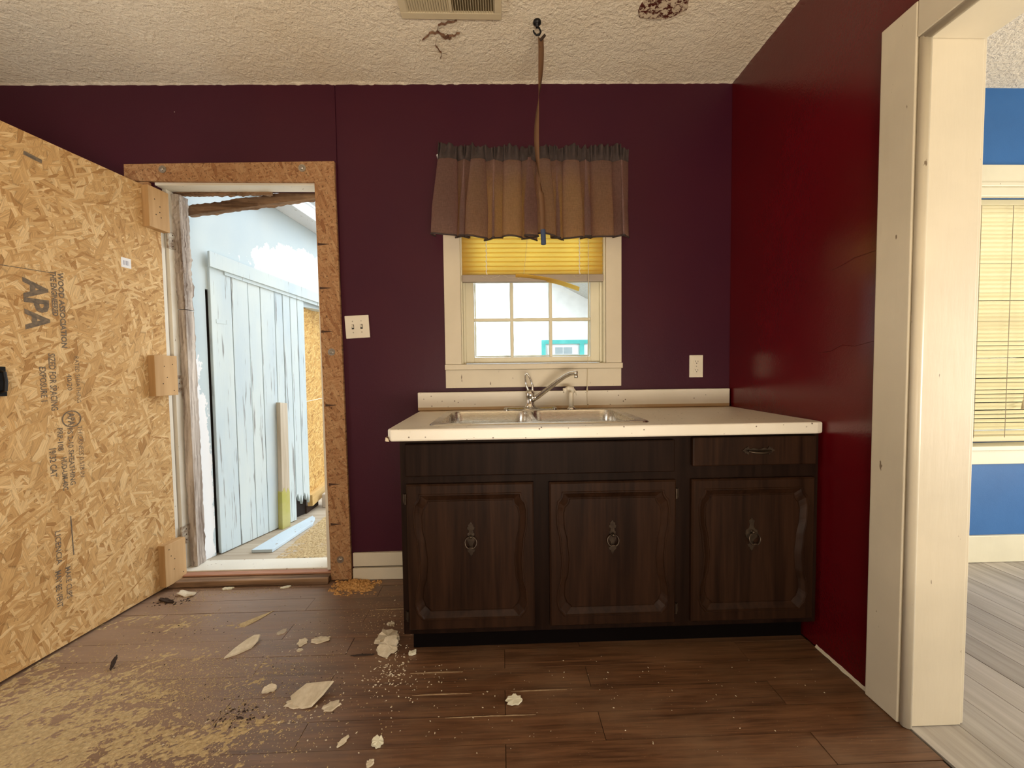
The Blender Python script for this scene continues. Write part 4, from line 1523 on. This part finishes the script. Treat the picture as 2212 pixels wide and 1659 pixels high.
stamp('MAKE CLIPS', 0.478, 0.335, 0.026, 0.135, 0.0004)
for (a0_, z0_, a1_, z1_, wv) in ((0.62, 1.560, 0.47, 1.566, 0.003), (0.45, 0.545, 0.447, 0.375, 0.004), (0.53, 2.015, 0.475, 2.008, 0.016)):
    bm = bmesh.new()
    vx, vzv = a1_ - a0_, z1_ - z0_
    ln = sqrt(vx * vx + vzv * vzv)
    nx_, nz_ = -vzv / ln * wv / 2, vx / ln * wv / 2
    bm.faces.new([bm.verts.new(p) for p in ((a0_ + nx_, 0.0006, z0_ + nz_), (a1_ + nx_, 0.0006, z1_ + nz_), (a1_ - nx_, 0.0006, z1_ - nz_), (a0_ - nx_, 0.0006, z0_ - nz_))])
    dl('ink_streak', bm, M_INK, panel)

# ------------------------------------------------------------------ trim_2: weathered strand-board surround of the door
t2 = struct(thing('trim_2', 'weathered brown strand-board frame bolted around the back door', None, (-1.4, 0, 0)))
bm = bmesh.new()
prism(bm, [(-1.940, 2.147), (-0.9685, 2.143), (-0.862, 2.143), (-0.862, 2.250), (-1.938, 2.232)], 'y', -0.020, -0.0015)
obj('head_board', bm, M_OSBF, t2, bevel=0.0015)
bm = bmesh.new()
prism(bm, [(-0.968, 2.1425), (-0.946, 0.030), (-0.944, 0.004), (-0.834, 0.004), (-0.862, 2.1425)], 'y', -0.020, -0.0015)
sb = obj('side_board', bm, M_OSBF, t2, bevel=0.0015)
bm = bmesh.new()
prism(bm, [(-1.935, 0.004), (-1.815, 0.004), (-1.818, 2.142), (-1.938, 2.142)], 'y', -0.020, -0.0015)
obj('side_board', bm, M_OSBF, t2, bevel=0.0015)
for xx, zz in ((-1.028, 2.213), (-1.742, 2.205), (-0.905, 1.250), (-0.892, 0.118)):
    bm = bmesh.new()
    lathe(bm, [(0.019, 0.0195), (0.019, 0.0225), (0.009, 0.0226), (0.009, 0.029), (0.006, 0.031)], (xx, 0, zz), 18, 'y')
    obj('bolt', bm, M_ZINC, t2)
M_STAIN = paint('dark_nail_stain', (0.055, 0.022, 0.009), rough=0.8, bump=0)
for xx, zz in ((-0.955, 1.82), (-0.953, 1.59), (-0.952, 1.36), (-0.943, 0.965), (-0.938, 0.535), (-0.935, 0.315)):
    bm = bmesh.new()
    prism(bm, [(xx - 0.004, zz - 0.008), (xx + 0.014, zz - 0.006), (xx + 0.055, zz - 0.001), (xx + 0.055, zz + 0.001), (xx + 0.014, zz + 0.004), (xx - 0.004, zz + 0.006)], 'y', -0.0206, -0.0198)
    obj('nail_stain', bm, M_STAIN, sb)

# ------------------------------------------------------------------ trim_3: the old rotten door frame and threshold
t3 = struct(thing('trim_3', 'old peeling door frame with rotten stop and worn threshold', None, (-1.4, 0.08, 0)))


def rough_bar(name, a, b, wx, wy, mat, amp, seed, parent, n=46, axis_hint=None):
    """bar from a to b with ragged, noise-eaten sides"""
    bm = bmesh.new()
    a, b = Vector(a), Vector(b)
    t_ = (b - a).normalized()
    s1 = t_.cross(Vector(axis_hint or (0, 1, 0))).normalized()
    s2 = t_.cross(s1)
    sect = [(-1, -1), (-0.3, -1), (0.4, -1), (1, -1), (1, -0.3), (1, 0.4), (1, 1), (0.3, 1), (-0.4, 1), (-1, 1), (-1, 0.4), (-1, -0.3)]
    pr = None
    for i in range(n + 1):
        c = a + (b - a) * i / n
        ring = []
        for k, (p, q) in enumerate(sect):
            h = 1 + amp * nz(i * 0.55, k * 1.7, seed) + amp * 0.8 * nz(i * 0.16, k * 0.9, seed + 7)
            ring.append(bm.verts.new(c + s1 * (p * wx * h) + s2 * (q * wy * h)))
        if pr:
            loop_faces(bm, pr, ring)
        else:
            bm.faces.new(ring)
        pr = ring
    bm.faces.new(pr[::-1])
    return obj(name, bm, mat, parent)


obj('hinge_jamb', B((-1.804, -1.780, 0.043, 0.149, 0.0515, 2.133)), M_TRIMW, t3, bevel=0.002)
obj('latch_jamb', B((-0.974, -0.956, 0.001, 0.149, 0.0515, 2.133)), M_TRIMW, t3, bevel=0.002)
obj('head_jamb', B((-1.804, -0.956, 0.001, 0.080, 2.134, 2.159)), M_TRIMW, t3, bevel=0.002)
rough_bar('rotten_stop', (-1.757, 0.108, 1.50), (-1.762, 0.104, 2.120), 0.021, 0.031, M_ROT, 0.26, 2.0, t3)
rough_bar('rotten_stop', (-1.752, 0.108, 0.0525), (-1.757, 0.108, 1.495), 0.020, 0.030, M_ROT, 0.16, 5.0, t3, 80)
rough_bar('torn_head_strip', (-1.775, 0.090, 2.126), (-1.25, 0.090, 2.131), 0.009, 0.009, M_ROTX, 0.8, 9.0, t3, 60, (0, 0, 1))
rough_bar('sagging_beam', (-1.775, 0.185, 2.070), (-0.960, 0.185, 2.178), 0.020, 0.026, M_ROTX, 0.22, 12.0, t3, 60, (0, 0, 1))
obj('threshold', B((-1.790, -0.9475, -0.055, 0.012, 0.0012, 0.034)), M_ROTX, t3, bevel=0.004)
obj('sill_lip', B((-1.790, -0.950, -0.008, 0.030, 0.0345, 0.045)), wood('pinkish_sill_wood', (0.30, 0.13, 0.075), (0.46, 0.25, 0.16), 'x', 1.0, 0.6, rand=False), t3, bevel=0.004)
obj('sill', B((-1.790, -0.950, 0.030, 0.149, 0.0012, 0.051)), M_TRIMW, t3, bevel=0.003)

# ------------------------------------------------------------------ outdoors
struct(obj('ground', B((-14, 16, 0.152, 26, -0.60, -0.42)), M_EARTH), 'dry bare earth outside')
struct(obj('porch_floor', B((-2.6, 1.2, 0.152, 3.4, -0.10, -0.002)), M_PORCH), 'dusty wooden porch floor outside the back door')
WA = Vector((-1.80, 0.33, 0))
WANG = atan2(0.944, 0.33)
pw = struct(thing('wall_porch', 'pale blue porch wall with large white peeled patches', None, WA, WANG))


def pl_(name, bm, mat, par=None, **k):
    return obj(name, bm, mat, par or pw, local=True, **k)


# local frame: x along the wall away from the house, -y towards the doorway
pl_('upper_wall', B((-0.185, 1.60, 0.0, 0.10, 1.66, 2.90)), M_OUTBLUE)
pl_('lower_wall', B((-0.185, -0.014, 0.0, 0.10, 0.0, 1.66)), M_OUTBLUE)
pl_('wall_backing', B((-0.014, 0.715, 0.030, 0.10, 0.0, 1.66)), M_DARKGAP)
bm = bmesh.new()
prism(bm, [(0.30, 2.375), (1.30, 2.205), (1.30, 2.29), (0.30, 2.475)], 'y', -0.16, -0.001)
pl_('rake_board', bm, M_WHITEOUT, bevel=0.003)
for k in range(5):
    bm = bmesh.new()
    prism(bm, [(0.42 + 0.0 * k, 2.47 + 0.042 * k), (1.30, 2.31 + 0.03 * k), (1.30, 2.335 + 0.03 * k), (0.42, 2.500 + 0.042 * k)], 'y', -0.20 - 0.035 * k, -0.155 - 0.035 * k)
    pl_('roof_board', bm, M_WHITEOUT)

pd = thing('plank_door', 'pale blue plank door with cracked paint on the porch', 'door', WA, WANG)


def pdl(name, bm, mat, par=None, **k):
    return obj(name, bm, mat, par or pd, local=True, **k)


edges = [0.0, 0.132, 0.245, 0.335, 0.446, 0.512, 0.575, 0.640, 0.705]
botz = [0.005, 0.005, 0.004, 0.004, 0.004, 0.004, 0.115, 0.105]
for i in range(8):
    a, b = edges[i] + 0.0025, edges[i + 1] - 0.0015
    bm = bmesh.new()
    zb_ = botz[i]
    zt_ = 1.79 - 0.07 * i / 7
    pts = [(a, zb_), (b, zb_ + (0.0 if zb_ < 0.05 else 0.03)), (b, zt_), (a, zt_ + 0.01)]
    if zb_ > 0.05:
        m_ = (a + b) / 2
        pts = [(a, zb_ + 0.06), (a + 0.012, zb_ + 0.085), (m_, zb_ + 0.02), (m_ + 0.01, zb_ + 0.07), (b - 0.008, zb_ - 0.01), (b, zb_ + 0.04), (b, zt_), (a, zt_ + 0.01)]
    off = random.uniform(-0.002, 0.002)
    prism(bm, pts, 'y', -0.020 + off, 0.006 + off)
    pdl('plank', bm, M_PLANK, bevel=0.0015, seg=1)
bm = bmesh.new()
prism(bm, [(-0.006, 1.795), (1.02, 1.690), (1.02, 1.760), (-0.006, 1.890)], 'y', -0.040, -0.0215)
pdl('top_rail', bm, M_PLANK, bevel=0.002)
bm = bmesh.new()
prism(bm, [(0.09, 1.765), (1.02, 1.665), (1.02, 1.690), (0.09, 1.785)], 'y', -0.030, -0.0215)
pdl('drip_strip', bm, M_PLANK)
pdl('hinge_leaf', B((0.03, 0.10, -0.0235, -0.0205, 1.455, 1.480)), M_PLANK)

# strand board sheet beyond the plank door
sb2 = thing('strand_board_sheet', 'bright golden strand-board sheet boarding up the porch', 'board', (-1.60, 1.0, 0))
bm = bmesh.new()
prism(bm, [(-1.575, 1.00), (-1.72, 2.40), (-1.732, 2.40), (-1.587, 1.00)], 'z', 0.135, 0.90)
obj('lower_sheet', bm, M_OSB_OUT, sb2)
bm = bmesh.new()
prism(bm, [(-1.575, 1.00), (-1.72, 2.40), (-1.732, 2.40), (-1.587, 1.00)], 'z', 0.906, 1.80)
obj('upper_sheet', bm, M_OSB_OUT, sb2)
bm = bmesh.new()
prism(bm, [(-1.535, 1.00), (-1.68, 2.40), (-1.72, 2.40), (-1.575, 1.00)], 'z', 0.060, 0.150)
obj('bottom_rail', bm, wood('golden_pine_rail', (0.50, 0.31, 0.10), (0.66, 0.46, 0.20), 'y', 0.8, 0.7, rand=False), sb2)
obj('bottom_block', B((-1.70, -1.585, 1.0, 1.2, -0.0015, 0.06)), M_BARK, sb2)

# post, loose board, concrete block
po = thing('wooden_post', 'grey weathered stud with mossy foot leaning on the plank door', 'post', WA, WANG)
bm = bmesh.new()
prism(bm, [(0.415, 0.10), (0.480, 0.10), (0.488, 0.915), (0.426, 0.925)], 'y', -0.062, -0.0245)
obj('shaft', bm, M_POST, po, local=True, bevel=0.002)
bm = bmesh.new()
prism(bm, [(0.408, -0.001), (0.474, -0.001), (0.480, 0.255), (0.466, 0.290), (0.450, 0.255), (0.434, 0.300), (0.414, 0.27)], 'y', -0.0635, -0.0235)
tag(obj('mossy_foot', bm, M_MOSS, po, local=True), 'yellow-green mossy lower end')
lb = bmesh.new()
prism(lb, [(-1.600, 0.335), (-1.470, 0.335), (-1.425, 0.70), (-1.415, 0.745), (-1.452, 0.86), (-1.490, 0.900), (-1.560, 0.600)], 'z', 0.0, 0.020)
tag(obj('painted_board', lb, chipped('flaking_pale_blue_paint', (0.55, 0.66, 0.74), (0.32, 0.30, 0.27), 0.6, 0.05), bevel=0.002), 'flaking pale blue board lying on the porch floor', 'board')
cbk = bmesh.new()
prism(cbk, [(-1.520, 1.12), (-1.40, 1.14), (-1.42, 1.32), (-1.535, 1.30)], 'z', 0.0, 0.115)
cb_ = tag(obj('concrete_block', cbk, M_CONC, bevel=0.008), 'grey concrete block under the strand-board sheet', 'block')

# neighbouring house seen through the kitchen window
nh = thing('neighbour_house', 'white house with teal-trimmed window seen through the kitchen window', 'house', (1.2, 6.2, -0.42))
obj('wall', B((-3.5, 5.5, 6.0, 6.2, -0.42, 4.2)), M_HOUSE, nh)
bm = bmesh.new()
prism(bm, [(0.85, 3.10), (2.6, 2.20), (2.6, 2.45), (0.85, 3.40)], 'y', 4.9, 6.0)
obj('eave', bm, M_SHINGLE, nh)
win = obj('window', B((0.98, 1.62, 5.965, 5.999, 1.44, 1.60), ), M_HOUSE, nh)
obj('window_trim', B((0.86, 1.86, 5.95, 5.998, 1.655, 1.735), (0.86, 0.94, 5.95, 5.998, 1.40, 1.654), (1.66, 1.75, 5.95, 5.998, 1.40, 1.654)), M_TEAL, nh)
obj('pane', B((1.14, 1.30, 5.955, 5.964, 1.45, 1.585)), M_WINGREY, win)
obj('pane', B((1.32, 1.50, 5.955, 5.964, 1.45, 1.585)), M_WINGREY, win)
obj('ledge', B((-1.2, 2.4, 5.80, 5.998, 1.24, 1.36)), M_SHINGLE, nh)

# ------------------------------------------------------------------ window_2: side-room window and its blind
w2 = struct(thing('window_2', 'tall side-room window with cream casing in the blue wall', None, (3.0, 0, 0.68)))
obj('head_casing', B((2.46, 3.52, -0.022, -0.0005, 2.142, 2.240)), M_TRIM_Y, w2, bevel=0.003)
obj('head_moulding', B((2.50, 3.48, -0.034, -0.0005, 2.118, 2.1415), (2.50, 3.48, -0.026, -0.0005, 2.066, 2.1175)), M_TRIM_Y, w2, bevel=0.004)
obj('casing', B((2.462, 2.564, -0.020, -0.0005, 0.682, 2.065)), M_TRIM_Y, w2, bevel=0.003)
obj('casing', B((3.421, 3.52, -0.020, -0.0005, 0.682, 2.065)), M_TRIM_Y, w2, bevel=0.003)
obj('stool', B((2.45, 3.53, -0.045, 0.06, 0.655, 0.681)), M_TRIM_Y, w2, bevel=0.004)
obj('apron', B((2.462, 3.52, -0.018, -0.0005, 0.572, 0.6545)), M_TRIM_Y, w2, bevel=0.003)
sh = obj('sash', B((2.566, 2.615, 0.06, 0.10, 0.685, 2.063), (3.37, 3.419, 0.06, 0.10, 0.685, 2.063), (2.615, 3.37, 0.06, 0.10, 0.685, 0.75), (2.615, 3.37, 0.06, 0.10, 1.37, 1.42), (2.615, 3.37, 0.06, 0.10, 2.01, 2.063)), M_TRIM_Y, w2, bevel=0.002)
for za, zb_ in ((0.752, 1.368), (1.422, 2.008)):
    obj('pane', B((2.617, 3.368, 0.078, 0.081, za, zb_)), M_GLASS, sh)
b2 = thing('window_blind', 'cream mini blind drawn right down the side-room window', 'blind', (3.0, 0.02, 2.05))
sm2 = slat_mesh('side_slat', 2.572, 3.412, 0.0258, radians(-54), M_SLAT2)
zz = 0.748
while zz < 2.03:
    o = obj('slat', sm2, None, b2)
    o.location = (0, 0.020, zz)
    o.rotation_euler = (random.uniform(-0.05, 0.05), random.uniform(-0.001, 0.001), 0)
    zz += 0.0232
obj('head_rail', B((2.570, 3.414, 0.004, 0.036, 2.032, 2.062)), M_SLAT2, b2, bevel=0.002)
obj('bottom_rail', B((2.572, 3.412, 0.004, 0.034, 0.700, 0.728)), M_SLAT2, b2, bevel=0.003)
for xx in (2.70, 2.885, 3.28):
    bm = bmesh.new()
    tube(bm, [(xx, 0.004, 2.03), (xx, 0.004, 0.72)], 0.0014, 5)
    obj('ladder_cord', bm, M_TAUPE, b2)
bm = bmesh.new()
tube(bm, [(2.965, -0.004, 2.03), (2.965, -0.006, 1.40), (2.985, -0.008, 1.25), (2.975, -0.006, 0.93)], 0.0014, 5)
tube(bm, [(2.975, -0.006, 0.935), (2.975, -0.006, 0.885)], [0.003, 0.009], 8)
obj('pull_cord', bm, M_CORD, b2)

# pale worn edges where swollen planks have lifted
for (xa, xb, yv, wd) in ((-0.36, -0.16, -0.688, 0.006), (-0.33, -0.12, -0.787, 0.005), (-0.20, 0.10, -0.880, 0.004), (-0.62, -0.44, -0.290, 0.006), (0.02, 0.22, -0.785, 0.003)):
    bm = bmesh.new()
    pts = []
    for k in range(13):
        u = k / 12
        pts.append((xa + (xb - xa) * u, yv + wd * sin(pi * u) * (0.6 + 0.5 * nz(k * 0.9, xa * 7))))
    pts += [(xb - 0.02, yv - wd * 0.1), (xa + 0.02, yv - wd * 0.15)]
    prism(bm, pts, 'z', 0.0002, 0.0016)
    obj('worn_edge', bm, M_WORN, floor)

# ------------------------------------------------------------------ floor litter: plaster chips


def chip(name, x, yv, rx, ry, rot, label, cat='plaster chip', mat=M_CHIP, th=0.006, tilt=(0, 0), seed=0, n=18, group=None, pts=None, curl=0.0):
    bm = bmesh.new()
    rnd = random.Random(seed * 7 + 1)
    A, C = [], []
    P = []
    if pts:
        P = pts
    else:
        for k in range(n):
            a = 2 * pi * k / n
            rr = 1 + rnd.uniform(-0.24, 0.18)
            P.append((rx * rr * cos(a), ry * rr * sin(a)))
    for (px, py) in P:
        cz = curl * (px / max(rx, 1e-3)) ** 2
        A.append(bm.verts.new((px, py, cz)))
        C.append(bm.verts.new((px * 0.94 + rnd.uniform(-0.001, 0.001), py * 0.94, cz + th * rnd.uniform(0.7, 1.2))))
    loop_faces(bm, A, C)
    cc = bm.verts.new((0, 0, th * 0.95))
    c2 = bm.verts.new((0, 0, 0))
    m_ = len(P)
    for i in range(m_):
        bm.faces.new((C[i], C[(i + 1) % m_], cc))
        bm.faces.new((A[(i + 1) % m_], A[i], c2))
    R = Matrix.Rotation(rot, 4, 'Z') @ Matrix.Rotation(tilt[0], 4, 'X') @ Matrix.Rotation(tilt[1], 4, 'Y')
    bm.transform(R)
    low = min(v.co.z for v in bm.verts)
    for v in bm.verts:
        v.co.z += 0.0006 - low
    o = obj(name, bm, mat)
    o.location = (x, yv, 0)
    return tag(o, label, cat, group)


G = 'plaster chips on the kitchen floor'
chip('plaster_chip', -1.086, -0.527, 0.055, 0.035, 0.5, 'leaf-shaped plaster chip tilted up on the bare floor', th=0.006, tilt=(0.28, 0.05), seed=1, group=G,
     pts=[(-0.062, -0.030), (-0.02, -0.028), (0.03, -0.016), (0.052, 0.010), (0.060, 0.040), (0.040, 0.046), (0.010, 0.030), (-0.03, 0.004)])
chip('plaster_chip', -0.682, -0.775, 0.060, 0.055, 0.2, 'largest squarish plaster chip lying tilted on the floor', th=0.007, tilt=(0.20, -0.12), seed=2, group=G,
     pts=[(-0.075, 0.010), (-0.055, -0.030), (-0.020, -0.050), (0.010, -0.052), (0.040, -0.020), (0.068, 0.022), (0.030, 0.030), (-0.030, 0.042)])
chip('plaster_chip', -0.715, -0.800, 0.045, 0.022, 0.1, 'crumbling plaster scrap under the largest chip', th=0.004, seed=3, group=G)
chip('plaster_chip', -0.498, -0.505, 0.048, 0.042, 0.3, 'big rough plaster lump beside the cabinet foot, the upper one', th=0.016, tilt=(0.12, 0.1), seed=4, n=22, group=G)
chip('plaster_chip', -0.480, -0.558, 0.046, 0.036, 0.8, 'big rough plaster lump beside the cabinet foot, the lower one', th=0.014, tilt=(0.2, -0.1), seed=5, n=22, group=G)
chip('plaster_chip', -0.786, -0.490, 0.040, 0.020, 0.1, 'long torn plaster flake near the cabinet, pale and curled', th=0.004, seed=6, group=G, curl=0.006)
chip('plaster_chip', -0.855, -0.505, 0.022, 0.017, 0.9, 'small oval plaster flake beside the curled flake', th=0.004, tilt=(0.25, 0), seed=7, group=G)
chip('plaster_chip', 0.030, -0.826, 0.030, 0.018, 0.4, 'lone white plaster chip in front of the cabinet doors', th=0.005, tilt=(0.15, 0.1), seed=8, group=G, mat=M_TRIM_Y)
chip('plaster_chip', -0.395, -0.960, 0.018, 0.016, 0.2, 'small white chip in the foreground right of a sliver', th=0.008, tilt=(0.2, 0.2), seed=9, group=G, mat=M_TRIM_Y)
chip('plaster_chip', -0.505, -0.950, 0.009, 0.020, -0.5, 'thin plaster sliver in the foreground', th=0.003, tilt=(0, 0.3), seed=10, group=G)
chip('plaster_chip', -0.597, -0.820, 0.028, 0.020, 0.3, 'crumbly plaster scrap to the right of the largest chip', th=0.005, seed=11, group=G)
chip('plaster_chip', -0.980, -0.430, 0.022, 0.016, 0.9, 'grey crusted flake above the leaf-shaped chip', th=0.004, seed=12, group=G, mat=M_PORCH)
chip('plaster_chip', -0.850, -0.742, 0.024, 0.014, 0.3, 'flake standing in a crumb heap between two larger chips', th=0.005, tilt=(0.35, 0), seed=13, group=G)
chip('plaster_chip', -0.512, -0.400, 0.018, 0.013, 0.0, 'small pale chip against the cabinet side', th=0.006, seed=14, group=G)
chip('plaster_chip', -0.845, -0.545, 0.012, 0.009, 0.0, 'tiny round plaster flake below the oval flake', th=0.003, seed=15, group=G)
chip('plaster_chip', -0.374, -0.585, 0.016, 0.011, 0.5, 'white plaster crumb at the cabinet toe kick', th=0.010, seed=16, group=G, mat=M_TRIM_Y)
chip('plaster_chip', -0.398, -1.020, 0.012, 0.010, 0.2, 'tiny chip at the bottom edge of the picture', th=0.006, seed=17, group=G)
chip('wood_splinter', -1.535, -0.600, 0.006, 0.026, 0.35, 'dark upright wood splinter in the sawdust', 'splinter', M_BARK, 0.010, (0.5, 0), 20)
chip('wood_splinter', -1.700, -0.170, 0.055, 0.010, -0.35, 'dark torn wood splinters at the foot of the door', 'splinter', M_BARK, 0.008, (0.1, 0), 21)
chip('wood_shaving', -1.640, -0.120, 0.050, 0.020, -0.2, 'pale curled wood shaving near the door corner', 'shaving', M_CHIP, 0.004, (0.1, 0.1), 22, curl=0.010)
chip('wood_shaving', -1.464, -0.075, 0.030, 0.010, 0.1, 'white sliver lying in front of the threshold', 'shaving', M_TRIM_Y, 0.006, (0.1, 0), 23)
chip('wood_shaving', -1.159, -0.075, 0.026, 0.010, 0.3, 'cream sliver on the floor against the threshold middle', 'shaving', M_TRIM_Y, 0.005, (0.1, 0), 24)
chip('wood_splinter', -0.570, -0.585, 0.045, 0.004, 0.05, 'thin black splinter beside the plaster lumps', 'splinter', M_BARK, 0.004, (0, 0), 25)
chip('floor_scrap', -1.160, -0.330, 0.030, 0.055, -0.35, 'yellowed triangular scrap stuck to the floor', 'scrap', M_SAW, 0.0015, (0, 0), 26,
     pts=[(-0.034, -0.055), (0.010, -0.060), (0.026, 0.010), (0.030, 0.075), (-0.004, 0.010)])

# sawdust drifts: low uneven heaps whose thin edges sink into the floor


def grains(spots, seed):
    """loose grains too small to pick apart"""
    rnd = random.Random(seed)
    vs, fs = [], []
    for (cx, cy, sx, sy_, cnt, size) in spots:
        for _ in range(cnt):
            x, yv = rnd.gauss(cx, sx), rnd.gauss(cy, sy_)
            if x > XR - 0.03 or x < -1.9 or (yv > -0.06 and yv < 0.1):
                continue
            if x < -1.80 - 0.12 * yv and yv > -0.8:
                continue
            if x > -0.40 and yv > -0.545:
                continue
            s = size * rnd.uniform(0.25, 1.0)
            a = rnd.uniform(0, 2 * pi)
            el = rnd.uniform(1, 2.2)
            b = len(vs)
            for k in range(4):
                t_ = a + k * pi / 2
                l_ = s * (el if k % 2 == 0 else 1) * rnd.uniform(0.6, 1.1)
                vs.append((x + l_ * cos(t_), yv + l_ * sin(t_), 0.0002))
            vs.append((x, yv, s * rnd.uniform(0.5, 1.1)))
            fs += [(b, b + 1, b + 4), (b + 1, b + 2, b + 4), (b + 2, b + 3, b + 4), (b + 3, b, b + 4)]
    return vs, fs


def drift(name, x0, x1, y0, y1, h, seed, mat, label, dens, nx=150, ny=110, rot=0.35, spots=None):
    bm = bmesh.new()
    g = []
    for i in range(nx + 1):
        r = []
        for j in range(ny + 1):
            x = x0 + (x1 - x0) * i / nx
            yv = y0 + (y1 - y0) * j / ny
            xr, yr = x * cos(rot) + yv * sin(rot), -x * sin(rot) + yv * cos(rot)
            f = 0.30 * nz(xr * 3.0, yr * 7.0, seed) + 0.30 * nz(xr * 10, yr * 26, seed + 2) + 0.42 * nz(xr * 34, yr * 80, seed + 4) + 0.60 * nz(x * 95, yv * 140, seed + 6)
            z = h * (f + dens(x, yv))
            r.append(bm.verts.new((x, yv, max(-0.004, min(z, h * 1.2)))))
        g.append(r)
    for i in range(nx):
        for j in range(ny):
            q = (g[i][j], g[i + 1][j], g[i + 1][j + 1], g[i][j + 1])
            if max(v.co.z for v in q) > -0.0035:
                bm.faces.new(q)
    bmesh.ops.delete(bm, geom=[v for v in bm.verts if not v.link_faces], context='VERTS')
    if spots:
        gv, gf = grains(spots, seed)
        nv = [bm.verts.new(p) for p in gv]
        for f in gf:
            bm.faces.new([nv[k] for k in f])
    return tag(obj(name, bm, mat, recalc=False), label, 'sawdust', kind='stuff')


def dens_main(x, yv):
    # thickest towards the lower left corner of the view, thinning to the right and towards the back wall
    d = -0.25 + 0.62 * min(1, max(0, (-0.70 - x) / 0.75)) + 0.55 * min(1, max(0, (-0.55 - yv) / 0.35)) - 0.25 * max(0, (x + 0.95) / 0.4)
    if yv > -0.55:
        d -= 0.75 * (yv + 0.55)
    return d - 0.56


drift('sawdust', -1.86, -0.55, -1.45, -0.28, 0.006, 1.5, M_SAW, 'pale sawdust drifted over the floor below the open door', dens_main, 260, 230, spots=[(-1.30, -0.72, 0.22, 0.14, 4500, 0.0026), (-1.00, -0.88, 0.22, 0.12, 3000, 0.0026), (-1.55, -0.45, 0.14, 0.12, 1500, 0.0024), (-1.0, -0.55, 0.25, 0.15, 1200, 0.0022), (-1.65, -0.15, 0.09, 0.05, 350, 0.003), (-1.35, -0.10, 0.15, 0.02, 300, 0.0026), (-0.6, -0.3, 0.10, 0.10, 400, 0.0024)])
drift('sawdust', -0.92, -0.66, -0.17, -0.023, 0.018, 8.5, M_SAWO, 'orange sawdust heap at the foot of the door frame', lambda x, yv: 0.75 - 6.5 * sqrt((x + 0.80) ** 2 + (1.6 * (yv + 0.07)) ** 2), 120, 70, 0, spots=[(-0.78, -0.10, 0.04, 0.02, 300, 0.0026)])
drift('sawdust', -1.405, -1.00, 0.25, 1.0, 0.008, 4.5, M_SAW, 'pale sawdust scattered on the porch floor', lambda x, yv: 0.30 - 1.3 * abs(x + 1.25) - 0.5 * abs(yv - 0.55), 110, 120, 0.5)


def crumbs(name, spots, mat, label, seed, cat='crumbs'):
    vs, fs = grains(spots, seed)
    me = bpy.data.meshes.new(name)
    me.from_pydata(vs, [], fs)
    me.materials.append(mat)
    return tag(obj(name, me, None), label, cat, kind='stuff')


crumbs('plaster_crumbs', [(-0.44, -0.63, 0.035, 0.05, 70, 0.0042), (-0.43, -0.70, 0.05, 0.03, 90, 0.0036), (-0.35, -0.75, 0.10, 0.06, 60, 0.003), (-0.2, -0.85, 0.25, 0.12, 60, 0.0026), (0.35, -0.85, 0.35, 0.13, 70, 0.0026), (-0.50, -0.40, 0.05, 0.08, 70, 0.004), (-0.68, -0.82, 0.07, 0.05, 60, 0.0035),
                           (-0.85, -0.55, 0.16, 0.10, 80, 0.0036), (-0.9, -0.85, 0.25, 0.15, 110, 0.0035), (-0.55, -0.85, 0.25, 0.12, 60, 0.0032), (0.8, -0.80, 0.25, 0.10, 30, 0.0024), (1.40, -1.05, 0.05, 0.06, 30, 0.002)], M_CHIP, 'cream plaster crumbs scattered over the kitchen floor', 3)
crumbs('dirt_specks', [(-1.2, -0.7, 0.3, 0.2, 160, 0.003), (-0.9, -0.84, 0.04, 0.02, 80, 0.005), (-0.8, -0.5, 0.25, 0.15, 70, 0.0026), (-1.68, -0.17, 0.05, 0.02, 50, 0.006), (-1.36, -0.40, 0.10, 0.02, 20, 0.004)], M_BARK, 'dark dirt specks on the kitchen floor', 6, 'dirt')
